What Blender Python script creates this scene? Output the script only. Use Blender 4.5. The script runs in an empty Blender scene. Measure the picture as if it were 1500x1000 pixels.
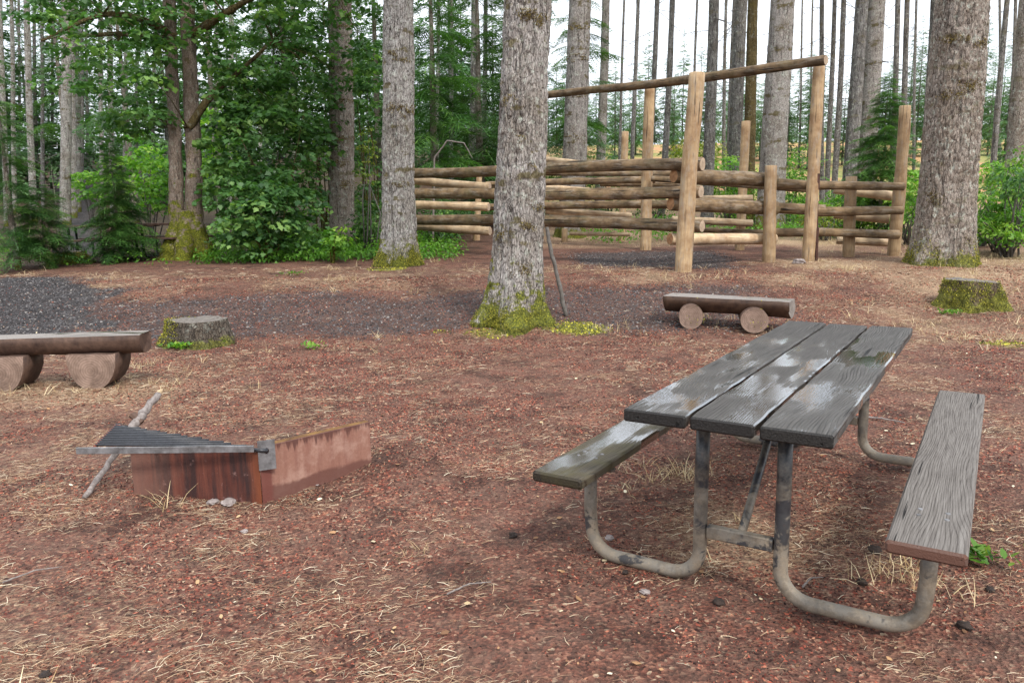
import bpy, math, random
import numpy as np
from mathutils import Vector, Matrix
random.seed(7); rng = np.random.default_rng(7)
C = bpy.context.scene.collection
PI = math.pi
# ---------------------------------------------------------------- camera model
F, HC, PIT, ROL = 1114.2, 1.469, 0.1674, -0.0153
cp, sp, cr, sr = math.cos(PIT), math.sin(PIT), math.cos(ROL), math.sin(ROL)
FW = np.array([0, cp, -sp]); U0 = np.array([0, sp, cp]); R0 = np.array([1., 0, 0])
CR = cr*R0 + sr*U0; CU = -sr*R0 + cr*U0
def ray(px, py): return FW + CR*((px-750)/F) + CU*((500-py)/F)
# ---------------------------------------------------------------- value noise
def _h(i, j, s):
    n = (i.astype(np.int64)*374761393 + j.astype(np.int64)*668265263 + s*1442695041) & 0xffffffff
    n = ((n ^ (n >> 13))*1274126177) & 0xffffffff
    return ((n ^ (n >> 16)) & 0xffff)/65535.0
def vn(x, y, s=0, px=None):
    x = np.asarray(x, float); y = np.asarray(y, float)
    i = np.floor(x); j = np.floor(y); fx = x-i; fy = y-j
    fx = fx*fx*(3-2*fx); fy = fy*fy*(3-2*fy)
    i = i.astype(np.int64); j = j.astype(np.int64); i1 = i+1
    if px: i = i % px; i1 = i1 % px
    a = _h(i, j, s); b = _h(i1, j, s); c = _h(i, j+1, s); d = _h(i1, j+1, s)
    return (a*(1-fx)+b*fx)*(1-fy)+(c*(1-fx)+d*fx)*fy
def fbm(x, y, s=0, o=4):
    t = 0; a = .5; n = 0
    for k in range(o):
        t = t+a*vn(x*2**k, y*2**k, s+k*17); n += a; a *= .5
    return t/n
# ---------------------------------------------------------------- terrain
_py = np.array([-400, 0, 8.6, 9.6, 11., 12.5, 17, 23, 30, 40, 70, 120, 400, 900.])
_pz = np.array([0, 0, 0, .04, .22, .42, .58, .83, 1.25, 1.95, 7.3, 11, 14, 14.])
MOUNDS = []          # x, y, radius, height
def gz(x, y):
    x = np.asarray(x, float); y = np.asarray(y, float)
    z = (np.interp(y-.35, _py, _pz)+np.interp(y, _py, _pz)+np.interp(y+.35, _py, _pz))/3
    z = z + (vn(x*.45+9, y*.45+40, 3)-.5)*.05 + (vn(x*1.7, y*1.7+40, 5)-.5)*.022
    for (a, b, r, h) in MOUNDS: z = z + h*np.exp(-((x-a)**2+(y-b)**2)/(r*r))
    return z
def Zg(x, y): return float(gz(x, y))
def G(px, py):
    d = ray(px, py); t = 1.2
    while t < 300:
        p = d*t
        if HC+p[2] <= Zg(p[0], p[1]): break
        t += .04 if t < 30 else .5
    return Vector((d[0]*t, d[1]*t, Zg(d[0]*t, d[1]*t)))
def D(px, py, Y):
    d = ray(px, py); t = Y/d[1]
    return Vector((d[0]*t, Y, HC+d[2]*t))
# ---------------------------------------------------------------- node helpers
class NT:
    def __init__(s, name, bump=None):
        s.m = bpy.data.materials.new(name); s.m.use_nodes = True; s.t = s.m.node_tree
        s.n = s.t.nodes; s.b = s.n['Principled BSDF']; s.out = s.n['Material Output']
    def new(s, ty, **k):
        n = s.n.new(ty)
        for a, v in k.items():
            if a.startswith('i_'):
                key = a[2:].replace('_', ' ')
                s.put(n.inputs[key], v)
            else: setattr(n, a, v)
        return n
    def put(s, inp, v):
        if isinstance(v, bpy.types.NodeSocket): s.t.links.new(v, inp)
        elif isinstance(v, (tuple, list)) and len(v) == 3 and inp.type == 'RGBA': inp.default_value = (*v, 1)
        else: inp.default_value = v
    def coord(s, scale=(1, 1, 1), kind='Object', loc=(0, 0, 0)):
        if kind == 'World': c = s.new('ShaderNodeNewGeometry').outputs['Position']
        else: c = s.new('ShaderNodeTexCoord').outputs[kind]
        m = s.new('ShaderNodeMapping'); s.put(m.inputs['Vector'], c); m.inputs['Scale'].default_value = scale; m.inputs['Location'].default_value = loc
        return m.outputs[0]
    def noise(s, vec, sc, det=4, rough=.6, dist=0):
        n = s.new('ShaderNodeTexNoise'); s.put(n.inputs['Vector'], vec)
        n.inputs['Scale'].default_value = sc; n.inputs['Detail'].default_value = det
        n.inputs['Roughness'].default_value = rough; n.inputs['Distortion'].default_value = dist
        return n.outputs[0]
    def vor(s, vec, sc, feat='F1', out=0, rnd=1):
        n = s.new('ShaderNodeTexVoronoi', feature=feat); s.put(n.inputs['Vector'], vec)
        n.inputs['Scale'].default_value = sc; n.inputs['Randomness'].default_value = rnd
        return n.outputs[out]
    def ramp(s, fac, *stops):
        r = s.new('ShaderNodeValToRGB'); s.put(r.inputs[0], fac); e = r.color_ramp.elements
        while len(e) < len(stops): e.new(.5)
        for k, (p, c) in enumerate(stops):
            e[k].position = p; e[k].color = (c, c, c, 1) if isinstance(c, (int, float)) else (*c, 1)
        return r.outputs[0]
    def mix(s, fac, a, b, mode='MIX'):
        m = s.new('ShaderNodeMix', data_type='RGBA', blend_type=mode)
        s.put(m.inputs[0], fac); s.put(m.inputs[6], a); s.put(m.inputs[7], b)
        return m.outputs[2]
    def math(s, op, a, b=0, c=None, clamp=False):
        m = s.new('ShaderNodeMath', operation=op, use_clamp=clamp); s.put(m.inputs[0], a); s.put(m.inputs[1], b)
        if c is not None: s.put(m.inputs[2], c)
        return m.outputs[0]
    def attr(s, name): return s.new('ShaderNodeAttribute', attribute_name=name).outputs['Fac']
    def sep(s, v, k): n = s.new('ShaderNodeSeparateXYZ'); s.put(n.inputs[0], v); return n.outputs[k]
    def bump(s, h, strength=.5, dist=.01, prev=None):
        b = s.new('ShaderNodeBump'); s.put(b.inputs['Height'], h); s.put(b.inputs['Strength'], strength); b.inputs['Distance'].default_value = dist
        if prev is not None: s.put(b.inputs['Normal'], prev)
        return b.outputs[0]
    def fin(s, col=None, rough=.9, spec=.3, nor=None, metal=0):
        b = s.b
        if col is not None: s.put(b.inputs['Base Color'], col)
        s.put(b.inputs['Roughness'], rough); s.put(b.inputs['Specular IOR Level'], spec); s.put(b.inputs['Metallic'], metal)
        if nor is not None: s.put(b.inputs['Normal'], nor)
        return s.m
# ---------------------------------------------------------------- materials
def mat_ground():
    t = NT('ground_litter'); p = t.coord(kind='World')
    n1 = t.noise(p, 1.1, 5, .65); n2 = t.noise(p, 28, 6, .75); n3 = t.noise(p, 110, 3, .7); v = t.vor(p, 75, out=1); vd = t.vor(p, 75)
    vs = t.sep(v, 0)
    cin = t.ramp(vs, (.0, (.040, .018, .013)), (.35, (.115, .042, .028)), (.7, (.20, .070, .045)), (.93, (.29, .135, .085)), (1, (.45, .33, .22)))
    soil = t.ramp(n2, (.3, (.085, .045, .032)), (.7, (.20, .115, .082)))
    c = t.mix(t.ramp(t.noise(p, 5, 6, .7), (.40, .75), (.62, .12)), cin, soil)
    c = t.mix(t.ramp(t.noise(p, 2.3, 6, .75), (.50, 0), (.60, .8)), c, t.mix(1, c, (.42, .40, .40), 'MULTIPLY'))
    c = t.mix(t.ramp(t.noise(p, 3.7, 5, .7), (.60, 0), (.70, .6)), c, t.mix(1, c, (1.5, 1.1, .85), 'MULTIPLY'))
    stn = t.noise(t.coord((1, 3.2, 1), 'World'), 34, 4, .75, .6)
    stw = t.ramp(stn, (.25, (.20, .12, .07)), (.6, (.50, .36, .22)), (.85, (.72, .58, .40)))
    stm = t.math('ADD', t.attr('straw'), t.math('MULTIPLY', t.math('SUBTRACT', n2, .5), 1.3))
    c = t.mix(t.ramp(stm, (.42, 0), (.80, .8)), c, stw)
    gr = t.ramp(t.sep(t.vor(p, 42, out=1), 0), (0, (.018, .017, .017)), (.55, (.058, .055, .055)), (1, (.16, .155, .15)))
    gm = t.math('ADD', t.attr('gravel'), t.math('MULTIPLY', t.math('SUBTRACT', n2, .5), .9))
    c = t.mix(t.ramp(gm, (.42, 0), (.62, .9)), c, gr)
    mo = t.ramp(n3, (.3, (.10, .11, .015)), (.7, (.36, .36, .05)))
    mm = t.math('ADD', t.attr('mossy'), t.math('MULTIPLY', t.math('SUBTRACT', n2, .5), 1.2))
    c = t.mix(t.ramp(mm, (.52, 0), (.7, .85)), c, mo)
    fa = t.attr('field')
    fcol = t.ramp(t.noise(p, .35, 5, .7), (.3, (.10, .16, .04)), (.48, (.30, .27, .09)), (.58, (.46, .24, .12)), (.75, (.42, .26, .15)))
    c = t.mix(fa, c, fcol)
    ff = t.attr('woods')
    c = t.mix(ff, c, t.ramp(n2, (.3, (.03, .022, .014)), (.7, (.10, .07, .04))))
    c = t.mix(t.math('MULTIPLY', t.attr('gravel'), .75), c, t.mix(1, c, (.42, .40, .42), 'MULTIPLY'))
    c = t.mix(1, c, t.ramp(n1, (.25, .72), (.7, 1.12)), 'MULTIPLY')
    c = t.mix(1, c, t.ramp(t.noise(p, 55, 4, .8), (.32, .5), (.6, 1.25)), 'MULTIPLY')
    h = t.math('ADD', t.math('MULTIPLY', vd, 1.2), t.math('MULTIPLY', n2, 1.4))
    nor = t.bump(h, .8, .012)
    return t.fin(c, .88, .25, nor)
def mat_bark(name, lite, mid, dark, sc=24, stretch=.28, lichen=.5, moss=.6, mossh=.55, bands=.5, warm=0):
    t = NT(name); p = t.coord((1, 1, stretch)); q = t.coord()
    w = t.new('ShaderNodeVectorMath', operation='ADD'); t.put(w.inputs[0], p)
    nn = t.new('ShaderNodeTexNoise'); t.put(nn.inputs['Vector'], p); nn.inputs['Scale'].default_value = 9
    vm = t.new('ShaderNodeVectorMath', operation='SCALE'); t.put(vm.inputs[0], nn.outputs[1]); vm.inputs['Scale'].default_value = .06
    t.put(w.inputs[1], vm.outputs[0]); pp = w.outputs[0]
    e = t.vor(pp, sc, 'DISTANCE_TO_EDGE'); e2 = t.vor(pp, sc*2.3, 'DISTANCE_TO_EDGE')
    n = t.noise(p, 60, 5, .75); big = t.noise(q, 2.2, 4, .6)
    crack = t.ramp(t.math('ADD', e, t.math('MULTIPLY', t.math('SUBTRACT', n, .5), .22)), (.0, 0), (.10, 1))
    c = t.mix(t.ramp(n, (.3, 0), (.7, 1)), mid, lite)
    c = t.mix(t.ramp(big, (.42, 0), (.62, .6)), c, (mid[0]*.62, mid[1]*.55, mid[2]*.42))
    cr2 = t.ramp(e2, (0, .5), (.12, 1))
    cs = t.ramp(t.noise(p, 5, 3, .6), (.35, .45), (.65, 1))
    fis = t.ramp(t.noise(t.coord((1, 1, .09)), 19, 4, .65, .8), (.36, 0), (.44, 1))
    c = t.mix(t.math('MULTIPLY', t.math('SUBTRACT', 1, crack), cs), c, dark)
    c = t.mix(t.math('MULTIPLY', t.math('SUBTRACT', 1, cr2), .45), c, dark)
    c = t.mix(t.math('MULTIPLY', t.math('SUBTRACT', 1, fis), .9), c, dark)
    fl = t.ramp(t.noise(t.coord((1, 1, .6)), 75, 3, .8), (.5, 0), (.66, .55)); c = t.mix(fl, c, (lite[0]*1.25, lite[1]*1.25, lite[2]*1.22))
    ln = t.noise(q, 11, 6, .78)
    c = t.mix(t.math('MULTIPLY', t.ramp(ln, (.54, 0), (.62, 1)), lichen), c, t.mix(n, (.36, .40, .30), (.66, .68, .62)))
    zz = t.sep(q, 2); mn = t.noise(q, 5.5, 6, .72)
    # brown-green moss tufts scattered up the trunk and bands below old branch collars
    bd = t.noise(t.coord((.8, .8, 3.2)), 1.5, 3, .6)
    c = t.mix(t.math('MULTIPLY', t.ramp(t.math('ADD', mn, t.math('MULTIPLY', t.math('SUBTRACT', bd, .5), .9)), (.60, 0), (.68, 1)), bands), c, t.mix(n, (.045, .035, .010), (.17, .13, .045)))
    up = t.math('DIVIDE', zz, mossh)
    mk = t.math('SUBTRACT', t.math('SUBTRACT', t.math('MULTIPLY', t.math('ADD', mn, t.math('MULTIPLY', bd, .6)), 3.0), 1.35), up)
    mo = t.ramp(t.noise(q, 45, 4, .8), (.3, (.022, .030, .006)), (.52, (.12, .13, .015)), (.7, (.42, .40, .04)))
    c = t.mix(t.math('MULTIPLY', t.ramp(mk, (.5, 0), (.75, 1)), moss), c, mo)
    h = t.math('ADD', t.math('MULTIPLY', crack, 1.0), t.math('ADD', t.math('MULTIPLY', n, .6), t.math('ADD', t.math('MULTIPLY', cr2, .3), t.math('MULTIPLY', fis, .9))))
    return t.fin(c, .92, .2, t.bump(h, .8, .018))
def mat_leaf(name, a, b, c3, trans=.35, rough=.45, spec=.35, objvar=.25):
    t = NT(name); r = t.attr('rnd')
    col = t.ramp(r, (0, a), (.6, b), (1, c3))
    oi = t.new('ShaderNodeObjectInfo').outputs['Random']
    col = t.mix(1, col, t.ramp(oi, (0, 1-objvar), (1, 1+objvar)), 'MULTIPLY')
    t.fin(col, rough, spec)
    tr = t.new('ShaderNodeBsdfTranslucent'); t.put(tr.inputs[0], t.mix(1, col, (1.15, 1.35, .6), 'MULTIPLY'))
    mx = t.new('ShaderNodeMixShader'); mx.inputs[0].default_value = trans
    t.t.links.new(t.b.outputs[0], mx.inputs[1]); t.t.links.new(tr.outputs[0], mx.inputs[2]); t.t.links.new(mx.outputs[0], t.out.inputs[0])
    return t.m
def mat_log(name, a, b, dark, green=.25, rough=.75):
    t = NT(name); p = t.coord((1, 1, .06)); q = t.coord()
    oi = t.new('ShaderNodeObjectInfo').outputs['Random']
    n = t.noise(p, 38, 5, .7); n2 = t.noise(q, 3, 4, .65)
    c = t.mix(t.ramp(n, (.3, 0), (.7, 1)), a, b)
    c = t.mix(t.ramp(n2, (.40, 0), (.62, .85)), c, dark)
    c = t.mix(t.ramp(t.noise(t.coord((1, 1, .25)), 12, 5, .75), (.50, 0), (.64, .55)), c, (.34, .29, .23))
    c = t.mix(t.math('MULTIPLY', t.ramp(t.noise(q, 1.6, 5, .7), (.5, 0), (.65, 1)), green), c, (.09, .09, .03))
    kn = t.ramp(t.vor(t.coord((1, 1, .5)), 3.1), (.0, 0), (.09, 1))
    c = t.mix(kn, (.06, .032, .018), c)
    ck = t.ramp(t.noise(t.coord((1, 1, .035)), 19, 3, .6), (.345, .15), (.385, 1))
    c = t.mix(1, c, ck, 'MULTIPLY')
    c = t.mix(1, c, t.ramp(oi, (0, .78), (1, 1.15)), 'MULTIPLY')
    return t.fin(c, rough, .3, t.bump(t.math('ADD', n, ck), .5, .006))
def mat_cut(name, a, b, ax=(0, 1), off=0, fr=420):
    t = NT(name); q = t.coord(); x = t.sep(q, ax[0]); y = t.math('SUBTRACT', t.sep(q, ax[1]), off)
    r = t.math('SQRT', t.math('ADD', t.math('MULTIPLY', x, x), t.math('MULTIPLY', y, y)))
    n = t.noise(q, 9, 3, .6)
    s = t.math('SINE', t.math('ADD', t.math('MULTIPLY', r, fr), t.math('MULTIPLY', n, 9)))
    c = t.mix(t.ramp(s, (.0, .3), (1, .7)), a, b)
    c = t.mix(t.ramp(t.noise(q, 5, 4, .7), (.4, 0), (.62, .6)), c, (a[0]*.5, a[1]*.48, a[2]*.45))
    c = t.mix(t.ramp(t.noise(q, 14, 4, .7), (.5, 0), (.75, .6)), c, (a[0]*.35, a[1]*.35, a[2]*.35))
    return t.fin(c, .8, .25, t.bump(n, .3, .004))
def mat_plank(name, a, b, dark, wet=.5, seed=0, green=0, endcol=None, dry_r=.42, freq=150):
    t = NT(name); q = t.coord(loc=(seed*3.1, seed*1.7, 0))
    n = t.noise(t.coord((4.5, .85, 4.5), loc=(seed*3.1, seed*1.7, 0)), 1.0, 2, .4)
    x = t.sep(q, 0); z = t.sep(q, 2)
    g0 = t.math('SINE', t.math('ADD', t.math('MULTIPLY', x, freq*1.7), t.math('MULTIPLY', n, 62)))
    g = t.math('SUBTRACT', 1, t.math('MULTIPLY', t.math('POWER', t.math('ABSOLUTE', t.math('SUBTRACT', 1, t.math('ABSOLUTE', t.math('ADD', g0, t.math('MULTIPLY', t.math('SUBTRACT', t.noise(t.coord((50, 3, 50)), 1.5, 3, .6), .5), .7))))), 2.5), 1.0))
    fine = t.noise(t.coord((60, 2.2, 60), loc=(seed, 0, 0)), 2.2, 4, .7)
    ey_ = t.ramp(t.math('ABSOLUTE', t.sep(t.new('ShaderNodeTexCoord').outputs['Normal'], 1)), (.5, 1), (.7, 0))
    g = t.math('MULTIPLY', g, ey_)
    gg = t.math('ADD', t.math('MULTIPLY', g, .24 if wet <= 0 else .36), t.math('MULTIPLY', fine, 1.0))
    c = t.ramp(gg, (.40, dark), (.60, a), (.98, b))
    crk = t.ramp(t.noise(t.coord((22, .7, 22), loc=(seed*2, seed, 0)), 1.6, 3, .55), (.30, 0), (.335, 1))
    c = t.mix(crk, (dark[0]*.3, dark[1]*.3, dark[2]*.3), c)
    if green: c = t.mix(t.math('MULTIPLY', t.ramp(t.noise(q, 3.5, 4, .6), (.42, 0), (.6, 1)), green), c, (.075, .065, .018))
    wm = t.noise(t.coord((5, 1.7, 1), loc=(seed*1.3, seed*.9, 0)), 1.25, 2, .5)
    yc = t.math('DIVIDE', t.math('SUBTRACT', t.sep(t.coord(), 1), .95), .85)
    wm = t.math('ADD', wm, t.math('SUBTRACT', .07, t.math('MULTIPLY', t.math('MULTIPLY', yc, yc), .10))) if wet > 0 else wm
    wms = t.math('SUBTRACT', wm, t.math('MULTIPLY', t.math('SUBTRACT', gg, .6), .24))
    wf = t.math('MULTIPLY', t.ramp(wms, (.60-wet*.2, 0), (.635-wet*.2, 1)), ey_)
    if wet <= 0: wf = 0.0
    damp = t.math('MULTIPLY', t.ramp(wms, (.42, 0), (.52, 1)), ey_) if wet > 0 else 0.0
    c = t.mix(t.math('MULTIPLY', damp, .35), c, t.mix(1, c, (.45, .42, .38), 'MULTIPLY'))
    c = t.mix(wf, c, t.mix(1, c, (.5, .47, .42), 'MULTIPLY'))
    ro = t.mix(wf, t.mix(damp, (dry_r+.3,)*3, (dry_r+.1,)*3), (.04,)*3)
    bs = t.math('SUBTRACT', 1, t.math('MULTIPLY', wf, .94))
    h = t.math('ADD', t.math('MULTIPLY', gg, .8), t.math('MULTIPLY', crk, 1.2))
    nor = t.bump(h, bs, .005 if wet > 0 else .004)
    if endcol:
        gn = t.new('ShaderNodeTexCoord').outputs['Normal']
        ey = t.ramp(t.math('ABSOLUTE', t.sep(gn, 1)), (.6, 0), (.75, 1))
        c = t.mix(ey, c, endcol)
    if wet > 0:
        t.put(t.b.inputs['Coat Weight'], t.mix(damp, (.02,)*3, t.mix(wf, (.3,)*3, (1,)*3))); t.b.inputs['Coat IOR'].default_value = 3.0
        t.put(t.b.inputs['Coat Roughness'], t.mix(wf, t.mix(damp, (.35,)*3, (.12,)*3), t.mix(t.ramp(t.noise(q, 9, 4, .7), (.40, 0), (.6, 1)), (.02,)*3, (.05,)*3))); t.put(t.b.inputs['Coat Normal'], nor)
    return t.fin(c, ro, .22 if wet > 0 else .3, nor)
def mat_pipe():
    t = NT('painted_pipe'); q = t.coord(); n = t.noise(q, 5, 6, .75); n2 = t.noise(q, 55, 5, .75); z = t.sep(q, 2); n3 = t.noise(q, 16, 5, .75)
    hi = t.math('SUBTRACT', t.math('ADD', 1.12, t.math('MULTIPLY', t.math('SUBTRACT', n, .5), 3.0)), t.math('MULTIPLY', z, 1.55))
    k = t.ramp(t.math('ADD', hi, t.math('MULTIPLY', t.math('SUBTRACT', n3, .5), 1.3)), (.10, 0), (.9, .8), (1.25, 1))
    mud = t.mix(n2, (.12, .095, .065), (.36, .29, .21)); gry = t.mix(n3, (.06, .062, .062), (.20, .195, .175))
    c = t.mix(k, (.012, .013, .016), t.mix(t.ramp(n3, (.42, 0), (.58, 1)), mud, t.mix(.5, mud, gry)))
    c = t.mix(t.math('MULTIPLY', t.ramp(t.noise(q, 4.3, 5, .7, .3), (.56, 0), (.60, 1)), .88), c, (.016, .018, .024))
    c = t.mix(t.ramp(t.noise(q, 33, 5, .8), (.62, 0), (.7, .5)), c, (.20, .10, .05))
    return t.fin(c, t.mix(k, (.28,)*3, (.7,)*3), .5, t.bump(t.math('ADD', n2, k), .35, .003))
def mat_rust(name, pale):
    t = NT(name); q = t.coord(); n = t.noise(q, 7, 6, .7); st = t.noise(t.coord((9, 9, .9)), 2.6, 4, .65); f = t.noise(q, 90, 4, .7)
    if pale:
        c = t.mix(f, (.18, .080, .054), (.32, .168, .125)); z = t.sep(q, 2)
        c = t.mix(t.ramp(st, (.45, 0), (.68, .55)), c, (.16, .06, .045))
        c = t.mix(t.ramp(n, (.50, 0), (.7, .6)), c, (.42, .27, .21))
        dn = t.noise(t.coord((30, 30, 1.2)), 1.0, 5, .75)
        drip = t.math('ADD', z, t.math('MULTIPLY', t.math('POWER', dn, 3.0), .30))
        c = t.mix(t.ramp(drip, (.312, 0), (.335, .85)), c, (.075, .028, .022))
        low = t.math('ADD', z, t.math('MULTIPLY', t.math('SUBTRACT', t.noise(q, 7, 3, .6), .5), .07))
        c = t.mix(t.ramp(low, (.085, .85), (.10, 0)), c, (.11, .045, .034))
        c = t.mix(t.ramp(t.math('ADD', t.sep(q, 1), t.math('MULTIPLY', n, .04)), (.075, .9), (.09, 0)), c, (.13, .04, .03))
    else:
        c = t.mix(n, (.050, .013, .009), (.13, .036, .022))
        c = t.mix(t.ramp(st, (.40, 0), (.60, .85)), c, (.022, .011, .011))
        c = t.mix(t.ramp(t.noise(t.coord((40, 40, 2)), 1, 5, .7), (.5, 0), (.7, .6)), c, (.16, .05, .03))
        c = t.mix(t.ramp(t.noise(q, 16, 5, .75), (.6, 0), (.7, .55)), c, (.30, .17, .15))
        c = t.mix(t.ramp(t.math('ADD', t.sep(q, 0), t.math('MULTIPLY', st, .09)), (.03, .75), (.12, 0)), c, (.20, .055, .018))
        c = t.mix(t.ramp(t.math('SUBTRACT', t.sep(q, 0), t.math('MULTIPLY', n, .35)), (.22, 0), (.5, .6)), c, (.22, .115, .085))
    return t.fin(c, t.ramp(n, (.3, .45), (.7, .8)), .4, t.bump(f, .35, .003))
def mat_simple(name, a, b, sc=30, rough=.8, spec=.3, bump=.4, dist=.004, metal=0):
    t = NT(name); q = t.coord(); n = t.noise(q, sc, 5, .7)
    return t.fin(t.mix(t.ramp(n, (.3, 0), (.7, 1)), a, b), rough, spec, t.bump(n, bump, dist), metal)
def mat_rnd(name, *stops, rough=.85, spec=.2):
    t = NT(name); return t.fin(t.ramp(t.attr('rnd'), *stops), rough, spec)
M = {}
M['ground'] = mat_ground()
M['bark_grey'] = mat_bark('grey_fir_bark', (.46, .425, .395), (.26, .228, .205), (.045, .036, .030), 40, .26, .7, .95, .85, .85)
M['bark_pale'] = mat_bark('pale_fir_bark', (.48, .455, .425), (.26, .235, .21), (.045, .037, .030), 32, .25, .8, .95, .75, .85)
M['bark_dark'] = mat_bark('brown_fir_bark', (.44, .385, .335), (.23, .18, .145), (.045, .034, .026), 34, .28, .8, .85, .42, .6)
M['bark_far'] = mat_bark('far_fir_bark', (.26, .25, .24), (.13, .115, .105), (.035, .03, .027), 14, .2, .6, .3, .5, .5)
M['bark_maple'] = mat_bark('maple_bark', (.36, .29, .24), (.19, .14, .11), (.055, .04, .03), 30, .5, .35, 1, 2.1, .75)
M['bark_moss'] = mat_bark('mossy_brown_bark', (.16, .12, .05), (.075, .055, .022), (.03, .024, .012), 22, .4, .2, .6, 3, 1)
M['twig'] = mat_simple('dead_twig', (.07, .06, .05), (.17, .155, .14), 12)
M['leaf_maple'] = mat_leaf('maple_leaf', (.025, .075, .022), (.090, .20, .055), (.25, .40, .11), .42)
M['leaf_bright'] = mat_leaf('bright_leaf', (.05, .15, .022), (.15, .32, .04), (.34, .48, .08), .45)
M['leaf_yellow'] = mat_leaf('yellowing_leaf', (.09, .15, .02), (.22, .27, .04), (.42, .36, .06), .4)
M['needle'] = mat_leaf('fir_needle', (.022, .066, .018), (.055, .140, .030), (.13, .25, .05), .32, .5)
M['needle_mid'] = mat_leaf('young_fir_needle', (.035, .10, .028), (.08, .19, .045), (.16, .30, .06), .32, .5)
M['needle_far'] = mat_leaf('far_fir_needle', (.06, .14, .065), (.11, .21, .09), (.17, .29, .12), .25, .6)  # distance haze is put into these paler, bluer needle colours
M['post'] = mat_log('peeled_post', (.34, .225, .115), (.56, .40, .235), (.24, .14, .07), .15)
M['rail'] = mat_log('weathered_rail', (.13, .080, .040), (.32, .215, .115), (.055, .034, .019), .4)
M['rail_pale'] = mat_log('pale_rail', (.46, .33, .19), (.68, .52, .34), (.26, .16, .09), .1)
M['cut'] = mat_cut('orange_cut_end', (.34, .17, .08), (.50, .29, .15))
M['cutp'] = mat_cut('pale_cut_end', (.40, .30, .21), (.54, .42, .31))
M['plank1'] = mat_plank('wet_plank', (.024, .021, .019), (.082, .075, .068), (.010, .009, .008), .42, 1, .0, None, .30)
M['plank2'] = mat_plank('wet_plank_b', (.024, .021, .019), (.082, .075, .068), (.010, .009, .008), .62, 2, .0, None, .28)
M['plank3'] = mat_plank('wet_plank_c', (.028, .025, .022), (.092, .085, .078), (.010, .009, .008), .5, 3, .0, None, .30)
M['seatwet'] = mat_plank('wet_seat', (.040, .030, .018), (.095, .080, .056), (.014, .011, .008), .55, 4, .55, None, .36)
M['seatdry'] = mat_plank('dry_seat', (.095, .082, .072), (.205, .185, .166), (.030, .024, .020), 0, 5, 0, (.115, .055, .038), .5, 190)
M['pipe'] = mat_pipe()
M['rust'] = mat_rust('rusty_plate', False); M['rustpale'] = mat_rust('pale_rusty_plate', True)
M['lip'] = mat_simple('ochre_rust_lip', (.07, .03, .012), (.20, .105, .03), 14, .75)
M['galv'] = mat_simple('grey_steel', (.045, .040, .038), (.27, .265, .27), 11, .5, .5, .2, .002, .3)
M['black'] = mat_simple('sooty_steel', (.008, .009, .012), (.035, .036, .042), 40, .42, .5)
M['rustbar'] = mat_simple('rust_bar', (.10, .025, .012), (.22, .06, .03), 30, .7)
M['benchtop'] = mat_plank('log_bench_top', (.17, .145, .13), (.30, .27, .245), (.05, .04, .034), .25, 7, 0, None, .5, 110)
M['benchside'] = mat_simple('log_bench_side', (.030, .016, .012), (.12, .070, .048), 9, .7, .35, .6, .01)
M['benchbrown'] = mat_simple('brown_bench_side', (.028, .014, .009), (.085, .046, .027), 12, .6, .35, .5, .008)
M['galvwood'] = mat_simple('grey_log_end', (.12, .10, .09), (.26, .23, .20), 16, .8)
M['support'] = mat_cut('support_end', (.19, .125, .095), (.38, .27, .21), (0, 2), .15, 300)
M['stick'] = mat_simple('grey_stick', (.10, .08, .07), (.30, .26, .24), 45, .85)
M['stone'] = mat_simple('stone', (.16, .13, .12), (.34, .29, .27), 25, .85, .3, .5, .006)
M['cone'] = mat_simple('dark_cone', (.012, .009, .008), (.05, .032, .024), 60, .8, .3, .8, .006)
M['stumptop'] = mat_simple('weathered_stump_top', (.07, .058, .05), (.22, .195, .17), 22, .85, .2, .6, .01)
M['mossy'] = mat_rnd('moss_tuft', (0, (.035, .045, .006)), (.5, (.15, .15, .02)), (1, (.52, .46, .06)))
M['chips'] = mat_rnd('cinder_chip', (0, (.018, .009, .008)), (.35, (.060, .022, .016)), (.6, (.18, .045, .030)), (.82, (.33, .095, .058)), (.95, (.38, .20, .12)), (1, (.50, .38, .27)))  # wide tone range also paints in shade between chips and their glints
M['gchips'] = mat_rnd('grey_gravel_chip', (0, (.018, .017, .018)), (.6, (.062, .059, .060)), (.9, (.15, .14, .14)), (1, (.30, .27, .24)))
M['straw'] = mat_rnd('straw_blade', (0, (.12, .055, .032)), (.45, (.28, .165, .10)), (.8, (.50, .37, .23)), (1, (.78, .68, .50)))
M['grass'] = mat_rnd('dry_grass_blade', (0, (.30, .20, .09)), (.6, (.60, .46, .26)), (1, (.74, .62, .40)))
M['litter'] = mat_rnd('fallen_leaf', (0, (.10, .05, .03)), (.5, (.36, .20, .10)), (.75, (.42, .30, .17)), (1, (.66, .60, .44)))
M['chain'] = mat_simple('rusted_steel', (.03, .014, .011), (.10, .045, .032), 20, .7)
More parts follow.
